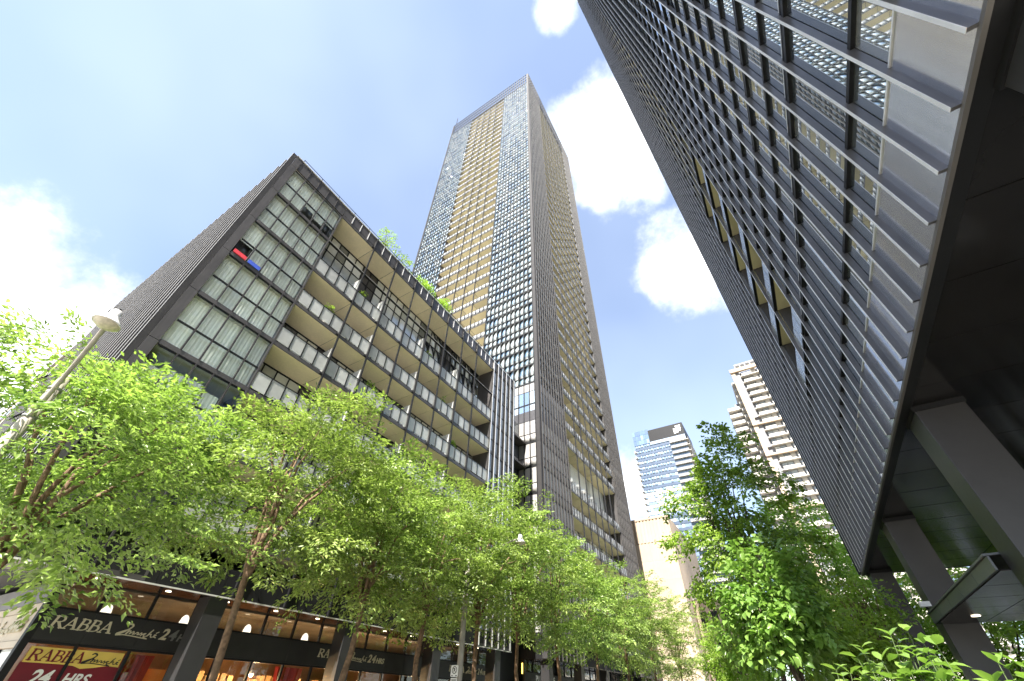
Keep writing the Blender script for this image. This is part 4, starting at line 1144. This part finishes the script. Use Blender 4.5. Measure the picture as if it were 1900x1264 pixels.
for k in range(4):
    for i in range(3):
        box('window', BLACKM, (-12.8 + i * 1.6, -11.8 + i * 1.6, 78.93, 78.99, 1.5 + 3.3 * k, 3.6 + 3.3 * k), B2)

# ------------------------------------------------------------------ street lamps
def street_lamp(px, py, hx, hy, hz, top, lab, sign=False):
    T = thing('street_lamp', (px, py, 0), lab, 'street lamp', 'street lamps on the left pavement')
    v, f = tube([(px, py, 0), (px, py, 2.5), (px, py, top)], [0.14, 0.12, 0.088], 12); mesh_obj('pole', v, f, POLE, T, True)
    b0 = Vector((px + .12, py - .01, top - 1.0)); e = Vector((hx, hy, hz + 0.16))
    pts = []
    for i in range(13):
        t = i / 12
        p = b0.lerp(e, t); p.z = b0.z + (e.z - b0.z) * (math.sin(t * math.pi / 2) ** 0.9) ; pts.append(p)
    v, f = tube(pts, [0.036 + 0.008 * i / 12 for i in range(13)], 10); mesh_obj('arm', v, f, POLE, T, True)
    q = pts[5]
    v, f = tube([(px + .1, py, top - 0.35), q], 0.014, 6); mesh_obj('stay', v, f, POLE, T)
    for z in (top - .35, top - 1.0):
        v, f = tube([(px, py, z - .025), (px, py, z + .025)], 0.112, 12); mesh_obj('clamp', v, f, GREYP, T, True)
    c = (hx, hy, hz)
    v, f = lathe([(.001, .36), (.065, .355), (.09, .32), (.095, .22), (.125, .15), (.19, .07), (.222, .02), (.228, 0), (.214, 0)], c, 24); mesh_obj('lamp_shade', v, f, ENAMEL, T, True)
    v, f = lathe([(.001, -.10), (.08, -.092), (.15, -.06), (.20, -.015), (.213, .004)], c, 24); mesh_obj('lens', v, f, LENS, T, True)
    v, f = lathe([(.001, .42), (.03, .415), (.035, .335)], c, 10); mesh_obj('photo_cell', v, f, BLACKM, T, True)
    return T
street_lamp(-11.15, 0.71, -9.45, 0.49, 7.0, 6.55, 'tall concrete street lamp at the left edge with a bell-shaped head')
street_lamp(-11.55, 15.35, -9.22, 15.9, 7.0, 6.5, 'street lamp with curved arm and the parking sign, rising from the leaves')
# no-parking sign on the second pole
T = thing('parking_sign', (-11.35, 15.0, 2.4), 'white no parking sign with black ring on the lamp pole', 'sign')
def plate(cx, cy_, cz, w, h, rad=0.05):
    V, F = [], []
    ring = []
    for (sx_, sz_, a0) in ((1, 1, 0), (-1, 1, 90), (-1, -1, 180), (1, -1, 270)):
        for i in range(5):
            an = R(a0 + i * 22.5)
            ring.append((cx + sx_ * (w / 2 - rad) + rad * math.cos(an), cz + sz_ * (h / 2 - rad) + rad * math.sin(an)))
    n = len(ring)
    V = [(x, cy_ - .004, z) for x, z in ring] + [(x, cy_ + .004, z) for x, z in ring]
    F = [tuple(range(n)), tuple(range(2 * n - 1, n - 1, -1))] + [(i, n + i, n + (i + 1) % n, (i + 1) % n) for i in range(n)]
    return V, F
sc_x, sc_y, sc_z = -11.62, 15.12, 2.50
v, f = plate(sc_x, sc_y, sc_z, .34, .36); mesh_obj('plate', v, f, SIGNW, T)
def ring(cx, y, cz, r0, r1, n=28):
    V = []; F = []
    for i in range(n):
        a = 2 * math.pi * i / n
        for r in (r0, r1): V.append((cx + r * math.cos(a), y, cz + r * math.sin(a)))
    for i in range(n):
        j = (i + 1) % n; F.append((2 * i, 2 * i + 1, 2 * j + 1, 2 * j))
    return V, F
v, f = ring(sc_x, sc_y - .0062, sc_z + .03, .09, .115); mesh_obj('ring', v, f, SIGNB, T)
v, f = on_side(text_vf('P', .16, 0, .001, .006), sc_x - .045, sc_z - .025, sc_y - .0062); mesh_obj('lettering', v, f, SIGNB, T)
v, f = strokes_vf([([(-.07, .07), (.07, -.07)], .02)], .001); mesh_obj('slash', [(sc_x + a, sc_y - .0078 - c, sc_z + .03 + b) for a, b, c in v], f, SIGNB, T)
v, f = strokes_vf([([(-.12, -.14), (-.07, -.14)], .03), ([(.07, -.14), (.12, -.14)], .03)], .001); mesh_obj('arrows', [(sc_x + a, sc_y - .0062 - c, sc_z + b) for a, b, c in v], f, SIGNB, T)
T2 = thing('hours_plate', (sc_x, sc_y, 2.1), 'small white plate under the no parking sign', 'sign')
v, f = plate(sc_x, sc_y, 2.19, .30, .20, .03); mesh_obj('plate', v, f, SIGNW, T2)
v, f = strokes_vf([([(-.1, .04), (.1, .04)], .03), ([(-.08, -.03), (.08, -.03)], .03)], .001); mesh_obj('lettering', [(sc_x + a, sc_y - .0062 - c, 2.19 + b) for a, b, c in v], f, SIGNB, T2)

# ------------------------------------------------------------------ vegetation
def nrm(v): return v / np.maximum(np.linalg.norm(v, axis=-1, keepdims=True), 1e-9)

def leaves_mesh(pos, axis, normal, length, width, fold=0.25, six=False):
    """folded leaf blades: base, two sides, tip (4 triangles share a midrib)"""
    n = len(pos)
    side = nrm(np.cross(axis, normal)); normal = nrm(np.cross(side, axis))
    L_ = length[:, None]; W_ = width[:, None]
    b = pos; tip = pos + axis * L_ - normal * L_ * 0.12
    mid = pos + axis * L_ * 0.45
    s1 = mid + side * W_ * 0.5 + normal * W_ * fold
    s2 = mid - side * W_ * 0.5 + normal * W_ * fold
    if not six:
        V = np.stack([b, s1, tip, s2], 1).reshape(-1, 3)
        k = np.arange(n)[:, None] * 4
        F = np.concatenate([k + np.array([[0, 1, 2]]), k + np.array([[0, 2, 3]])], 0)
    else:
        m1 = pos + axis * L_ * 0.33 + normal * W_ * 0.02; m2 = pos + axis * L_ * 0.70 - normal * L_ * 0.03
        a1 = m1 + side * W_ * 0.48 + normal * W_ * fold; a2 = m1 - side * W_ * 0.48 + normal * W_ * fold
        c1 = m2 + side * W_ * 0.36 + normal * W_ * fold * .8; c2 = m2 - side * W_ * 0.36 + normal * W_ * fold * .8
        V = np.stack([b, a1, c1, tip, c2, a2, m1, m2], 1).reshape(-1, 3)
        k = np.arange(n)[:, None] * 8
        T_ = [[0, 1, 6], [0, 6, 5], [1, 2, 7], [1, 7, 6], [6, 7, 4], [6, 4, 5], [2, 3, 7], [7, 3, 4]]
        F = np.concatenate([k + np.array([t]) for t in T_], 0)
    return V, F

def grow_tree(seed, base, height, crown_c, crown_r, fork, n_tips, leaves_per, leaf_len, trunk_r, spray=0.55, flat=0.35, lean=(0, 0), limbs=6, stems=1, hollow=0.35, wid=0.5, top_bias=0.0, droop=0.25, six=False, level=1.0):
    rg = np.random.default_rng(seed)
    base = np.array(base, float); cc = np.array(crown_c, float); cr = np.array(crown_r, float)
    tubes = []
    nodes, nrad = [], []
    for s in range(stems):
        off = np.array([rg.normal(0, .12), rg.normal(0, .12), 0]) if stems > 1 else np.zeros(3)
        fk = base + off + np.array([lean[0], lean[1], fork]) + (np.array([rg.normal(0, .35), rg.normal(0, .35), 0]) if stems > 1 else 0)
        pts = [base + off, base + off + (fk - base - off) * .35 + rg.normal(0, .05, 3) * [1, 1, 0], base + off + (fk - base - off) * .7 + rg.normal(0, .05, 3) * [1, 1, 0], fk]
        tubes.append((pts, [trunk_r, trunk_r * .85, trunk_r * .78, trunk_r * .72]))
        for i in range(limbs):
            az = 2 * math.pi * (i + rg.uniform(-.3, .3)) / limbs + s
            el = rg.uniform(.35, 1.25) if i else 1.4
            d = np.array([math.cos(az) * math.cos(el), math.sin(az) * math.cos(el), math.sin(el)])
            tgt = cc + d * cr * rg.uniform(.62, .85)
            ctrl = fk + np.array([0, 0, 1.0]) * np.linalg.norm(tgt - fk) * .35 + (tgt - fk) * .25
            ln = []
            for t in np.linspace(0, 1, 9):
                p = (1 - t) ** 2 * fk + 2 * t * (1 - t) * ctrl + t * t * tgt + rg.normal(0, .05, 3) * (t > 0)
                ln.append(p)
            rr = [trunk_r * .5 * (1 - t) ** .8 + .012 for t in np.linspace(0, 1, 9)]
            tubes.append((ln, rr))
            for p, r_ in zip(ln[2:], rr[2:]): nodes.append(p); nrad.append(r_)
    nodes = np.array(nodes); nrad = np.array(nrad)
    # twig tips through the crown volume, denser outside
    tips = []
    while len(tips) < n_tips:
        d = nrm(rg.normal(0, 1, 3)); r_ = (hollow ** 3 + (1 - hollow ** 3) * rg.uniform()) ** (1 / 3)
        lump = 1 + .20 * math.sin(3.1 * d[0] + 2.3 * d[2] + seed) + .14 * math.sin(5.3 * d[1] - 4.1 * d[2] + 2 * seed)
        p = d * r_ * lump
        if p[2] < -0.86: continue
        tips.append(cc + p * cr)
    tips = np.array(tips)
    order = np.argsort([np.min(np.linalg.norm(nodes - t, axis=1)) for t in tips])
    LP, LA, LN, LL = [], [], [], []
    for oi in order:
        t = tips[oi]
        dist = np.linalg.norm(nodes - t, axis=1) + np.maximum(nodes[:, 2] - t[2] + .2, 0) * .6
        j = int(np.argmin(dist)); a = nodes[j]
        mid = a * .45 + t * .55 + np.array([0, 0, .12 * np.linalg.norm(t - a)])
        pts = [a, a * .7 + mid * .3 + rg.normal(0, .02, 3), mid, t]
        r0 = min(nrad[j] * .6, .03)
        tubes.append((pts, [r0, r0 * .8, r0 * .55, .004]))
        nodes = np.concatenate([nodes, [mid, (mid + t) / 2]]); nrad = np.concatenate([nrad, [r0 * .55, r0 * .4]])
        # leaf spray: a flattened fan about the twig
        ax = nrm((t - mid)[None])[0]; outw = nrm(((t - cc) / cr * np.array([1, 1, level]))[None])[0]
        ax = nrm((ax * .6 + outw * .7 + np.array([0, 0, -droop]))[None])[0]
        up = nrm(np.array([[rg.normal(0, .2), rg.normal(0, .2), 1.0]]))[0]
        sd = nrm(np.cross(ax, up)[None])[0]; up = np.cross(sd, ax)
        m_ = int(leaves_per * rg.uniform(.6, 1.35)); sp = spray * rg.uniform(.75, 1.3)
        u = rg.uniform(-.75, 1.0, m_); w = rg.normal(0, .36, m_) * (1.05 - .55 * np.maximum(u, 0)); q = rg.normal(0, flat * .5, m_)
        pos = t + sp * (ax * u[:, None] + sd * w[:, None] + up * q[:, None]) - np.array([0, 0, 1]) * (droop * sp * np.maximum(u, 0) ** 2)[:, None]
        la = nrm(ax * .55 + sd * np.sign(w)[:, None] * rg.uniform(.3, 1.1, (m_, 1)) + rg.normal(0, .32, (m_, 3)) + np.array([0, 0, -droop]))
        lnn = nrm(up + rg.normal(0, .38, (m_, 3)))
        LP.append(pos); LA.append(la); LN.append(lnn); LL.append(leaf_len * rg.uniform(.65, 1.25, m_))
    LP, LA, LN, LL = map(np.concatenate, (LP, LA, LN, LL))
    lv = leaves_mesh(LP, LA, LN, LL, LL * wid, six=six)
    tv = merge([tube(p, r_, 8 if max(r_) > .05 else 4, False) for p, r_ in tubes])
    return tv, lv

def tree(name, lab, group, seed, base, leaf, bark, cat='tree', **kw):
    (tv, tf), (lv, lf) = grow_tree(seed, base, **kw)
    T = thing(name, base, lab, cat, group)
    mesh_obj('trunk', tv, tf, bark, T, True)
    o = mesh_obj('crown', lv, lf, leaf, T)
    return T

ROWG = 'street trees along the left pavement'
row = [  # y, x, height of crown top, radius y, label
    (2.3, -13.3, 8.4, 2.9, 'street tree at the left edge, behind the concrete lamp'),
    (7.05, -13.0, 10.1, 3.5, 'large street tree in front of the RABBA sign, nearest whole crown'),
    (11.0, -13.0, 8.9, 2.7, 'street tree with its trunk beside the second shop column'),
    (14.45, -13.0, 9.4, 2.5, 'street tree just left of the pole with the parking sign'),
    (18.3, -13.0, 10.6, 2.7, 'street tree just right of the pole with the parking sign'),
    (22.4, -13.0, 11.0, 2.8, 'street tree behind the curved arm of the lamp'),
    (27.0, -13.0, 11.0, 3.0, 'street tree in front of the recess between block and tower'),
    (32.5, -12.8, 10.8, 3.1, 'street tree at the near foot of the tall tower'),
    (38.5, -12.6, 10.8, 3.2, 'street tree at the middle of the tall tower foot'),
    (45.5, -12.4, 11.0, 3.4, 'street tree at the far foot of the tall tower'),
    (54, -12.0, 10.5, 3.6, 'farthest street tree of the left row, before the beige wall')]
for i, (y, x, top, ry, lab) in enumerate(row):
    near = y < 16
    fork = 4.1 if i != 0 else 3.0
    bot = (2.9, 3.8, 3.5, 3.4, 3.6, 3.5, 3.3, 3.3, 3.3, 3.3, 3.3)[i]
    ctr = ((x + 0.45), y - 0.1, (top + bot) / 2 + 0.1)
    tree('street_tree', lab, ROWG, 20 + i, (x, y, 0), LEAF_ROW, BARK, height=top, crown_c=ctr, crown_r=(3.1, ry + .15, (top - bot) / 2 + .15), fork=fork,
         n_tips=215 if near else 180, leaves_per=115 if near else 88, leaf_len=0.155 if near else 0.18, trunk_r=0.125, spray=0.80 if near else 0.82, flat=0.11,
         lean=(0.05, (-0.35, -0.25, 0.2, 0.1, 0.0)[i % 5]), limbs=7, hollow=0.50, wid=0.42, droop=0.05, level=0.22)
RG = 'trees on the right pavement'
tree('street_tree', 'tall dark green tree in the middle of the right pavement', RG, 61, (-1.35, 27.0, 0), LEAF_DEEP, BARKD, height=16, crown_c=(-1.3, 27.2, 9.3), crown_r=(3.0, 3.0, 6.3), fork=3.5,
     n_tips=300, leaves_per=62, leaf_len=0.22, trunk_r=0.16, spray=0.6, flat=0.5, limbs=7, hollow=0.25, wid=0.62, droop=0.3)
tree('young_tree', 'small bright tree with broad leaves in front of the tall dark tree', RG, 62, (-0.4, 15.5, 0.2), LEAF_SHRUB, BARKD, height=6, crown_c=(-0.45, 15.6, 3.7), crown_r=(1.15, 1.2, 1.75), fork=1.2,
     n_tips=130, leaves_per=34, leaf_len=0.22, trunk_r=0.06, spray=0.42, flat=0.5, limbs=5, hollow=0.2, wid=0.62, droop=0.35, six=True)
tree('street_tree', 'lime green tree right of the tall dark tree, under the near tower edge', RG, 63, (2.2, 36, 0), LEAF_LIME_SUN, BARKD, height=13, crown_c=(2.4, 36, 8.0), crown_r=(3.2, 3.4, 5.2), fork=2.5,
     n_tips=300, leaves_per=75, leaf_len=0.22, trunk_r=0.13, spray=0.7, flat=0.5, limbs=7, hollow=0.3, wid=0.5)
tree('street_tree', 'lime green tree seen between the columns of the near tower', RG, 64, (9.0, 38, 0), LEAF_LIME_SUN, BARKD, height=10, crown_c=(9.5, 38, 4.8), crown_r=(5.5, 3.2, 4.4), fork=1.5,
     n_tips=300, leaves_per=70, leaf_len=0.25, trunk_r=0.13, spray=0.8, flat=0.5, limbs=7, hollow=0.3, wid=0.5)
tree('street_tree', 'lime green tree behind the lobby at the right edge', RG, 65, (19, 40, 0), LEAF_LIME_SUN, BARKD, height=10, crown_c=(19, 40, 4.6), crown_r=(5.5, 3.2, 4.4), fork=1.5,
     n_tips=220, leaves_per=70, leaf_len=0.27, trunk_r=0.13, spray=0.8, flat=0.5, limbs=7, hollow=0.3, wid=0.5)
tree('street_tree', 'pale tree at the far end of the street beside the beige annex', RG, 66, (-5.5, 52, 0), LEAF_LIME_SUN, BARKD, height=9, crown_c=(-5.5, 52, 5.0), crown_r=(3.4, 3.2, 3.6), fork=2.0,
     n_tips=170, leaves_per=70, leaf_len=0.25, trunk_r=0.12, spray=0.8, flat=0.5, limbs=6, hollow=0.3, wid=0.5)
tree('stemmy_shrub', 'many-stemmed shrub with bare brown stems beside the far column', 'shrubs in the planting bed', 71, (2.35, 22.5, 0.2), LEAF_LIME_SUN, BARK, cat='shrub', height=5, crown_c=(2.3, 22.5, 4.5), crown_r=(1.5, 1.6, 1.5), fork=1.4,
     n_tips=120, leaves_per=26, leaf_len=0.17, trunk_r=0.035, spray=0.45, flat=0.5, limbs=4, stems=7, hollow=0.2, wid=0.5)
tree('stemmy_shrub', 'leafy lime shrub at the foot of the tall dark tree', 'shrubs in the planting bed', 72, (0.9, 19.5, 0.2), LEAF_LIME_SUN, BARK, cat='shrub', height=4, crown_c=(0.9, 19.5, 2.7), crown_r=(1.5, 1.6, 1.7), fork=0.8,
     n_tips=150, leaves_per=40, leaf_len=0.18, trunk_r=0.03, spray=0.45, flat=0.5, limbs=4, stems=5, hollow=0.2, wid=0.5)
# broad-leaved shrub near the camera
for i, (x, y, h, lab) in enumerate(((0.28, 4.6, 2.02, 'broad-leaved shrub near the camera, left of three'), (0.72, 4.75, 2.12, 'broad-leaved shrub near the camera, middle of three, before the columns'),
                                    (1.12, 4.5, 1.92, 'broad-leaved shrub near the camera, right of three'))):
    rgv = np.random.default_rng(90 + i)
    T = thing('broadleaf_shrub', (x, y, 0.2), lab, 'shrub', 'broad-leaved shrubs by the camera')
    tubes, LP, LA, LN, LL = [], [], [], [], []
    for s in range(85):
        az = rgv.uniform(0, 2 * math.pi); rad = rgv.uniform(.02, .62)
        tip = np.array([x + math.cos(az) * rad, y + math.sin(az) * rad, .2 + (h - .2) * (1 - .35 * (rad / .55) ** 2) * rgv.uniform(.78, 1.0)])
        b = np.array([x, y, .2]) + rgv.normal(0, .06, 3) * [1, 1, 0]
        pts = [b + (tip - b) * t + np.array([math.cos(az), math.sin(az), 0]) * .1 * math.sin(math.pi * t) for t in (0, .3, .6, .85, 1)]
        tubes.append((pts, [.008, .006, .005, .004, .002]))
        for q, t in enumerate(np.linspace(.35, 1.0, 11)):
            p = b + (tip - b) * t + np.array([math.cos(az), math.sin(az), 0]) * .1 * math.sin(math.pi * t)
            for s2 in (0, 1):
                a2 = az + q * 1.57 + s2 * math.pi + rgv.normal(0, .25)
                el = rgv.uniform(-.25, .35) + (.5 if q == 10 else 0)
                LP.append(p); LA.append([math.cos(a2) * math.cos(el), math.sin(a2) * math.cos(el), math.sin(el)])
                LN.append([rgv.normal(0, .2), rgv.normal(0, .2), 1]); LL.append(rgv.uniform(.10, .17) * (0.75 if q == 10 else 1))
    lv, lf = leaves_mesh(np.array(LP), nrm(np.array(LA)), nrm(np.array(LN)), np.array(LL), np.array(LL) * .62, fold=.12, six=True)
    tv, tf = merge([tube(p, r_, 5, False) for p, r_ in tubes])
    mesh_obj('stems', tv, tf, STEM, T, True); mesh_obj('foliage', lv, lf, LEAF_SHRUB, T)
# trees on the roof terrace of the block
rz = roofz - 0.1
for sd_, y, h, r_, n_, lf, lab in ((81, 10.2, 3.9, .75, 34, LEAF_DEEP, 'thin dark tree on the roof terrace, leftmost'),
                                (82, 12.3, 3.0, .8, 40, LEAF_DEEP, 'thin dark tree on the roof terrace, between two others'),
                                (83, 15.0, 2.9, 1.0, 80, LEAF_LIME_SUN, 'bushy green tree on the roof terrace before the tower'),
                                (84, 17.6, 2.9, 1.0, 90, LEAF_LIME_SUN, 'yellow green tree on the roof terrace, rightmost')):
    tree('roof_tree', lab, 'trees on the roof terrace', sd_, (-18.5, y, rz), lf, BARKD, height=h, crown_c=(-18.5, y, rz + h * .68), crown_r=(.7, r_, h * .36), fork=h * .3,
         n_tips=n_, leaves_per=20, leaf_len=0.15, trunk_r=0.035, spray=0.32, flat=0.5, limbs=5, hollow=0.1, wid=0.45)
# potted plants on the balconies of the block
for i, (k, j, fr, lab) in enumerate(((5, 1, .3, 'potted plant on the top balcony row, second bay from the corner windows'), (4, 0, .7, 'potted plant in the first balcony bay, second row from the top'),
                                     (3, 2, .5, 'potted plant in the third balcony bay, third row from the top'), (5, 4, .4, 'potted plant on the top balcony row, fifth bay'),
                                     (4, 5, .5, 'potted plant in the sixth balcony bay, second row from the top'), (3, 6, .4, 'potted plant in the seventh balcony bay, third row from the top'))):
    y = BY[j] + (BY[j + 1] - BY[j]) * fr; z = FL[k] + .126; x = LBX - .35
    (tv, tf), (lv, lf) = grow_tree(200 + i, (x, y, z + .38), height=1.3, crown_c=(x, y, z + 1.15), crown_r=(.24, .30, .48), fork=.2, n_tips=26, leaves_per=16, leaf_len=.11, trunk_r=.018, spray=.16, flat=.5, limbs=4, hollow=.1, wid=.5)
    T = thing('potted_plant', (x, y, z), lab, 'plant', 'plants on the balconies')
    v, f = lathe([(.001, .0), (.13, .0), (.17, .36), (.18, .40), (.155, .40), (.15, .36), (.001, .36)], (x, y, z), 14); mesh_obj('pot', v, f, CONC, T, True)
    mesh_obj('stem', tv, tf, BARKD, T, True); mesh_obj('foliage', lv, lf, LEAF_DEEP, T)
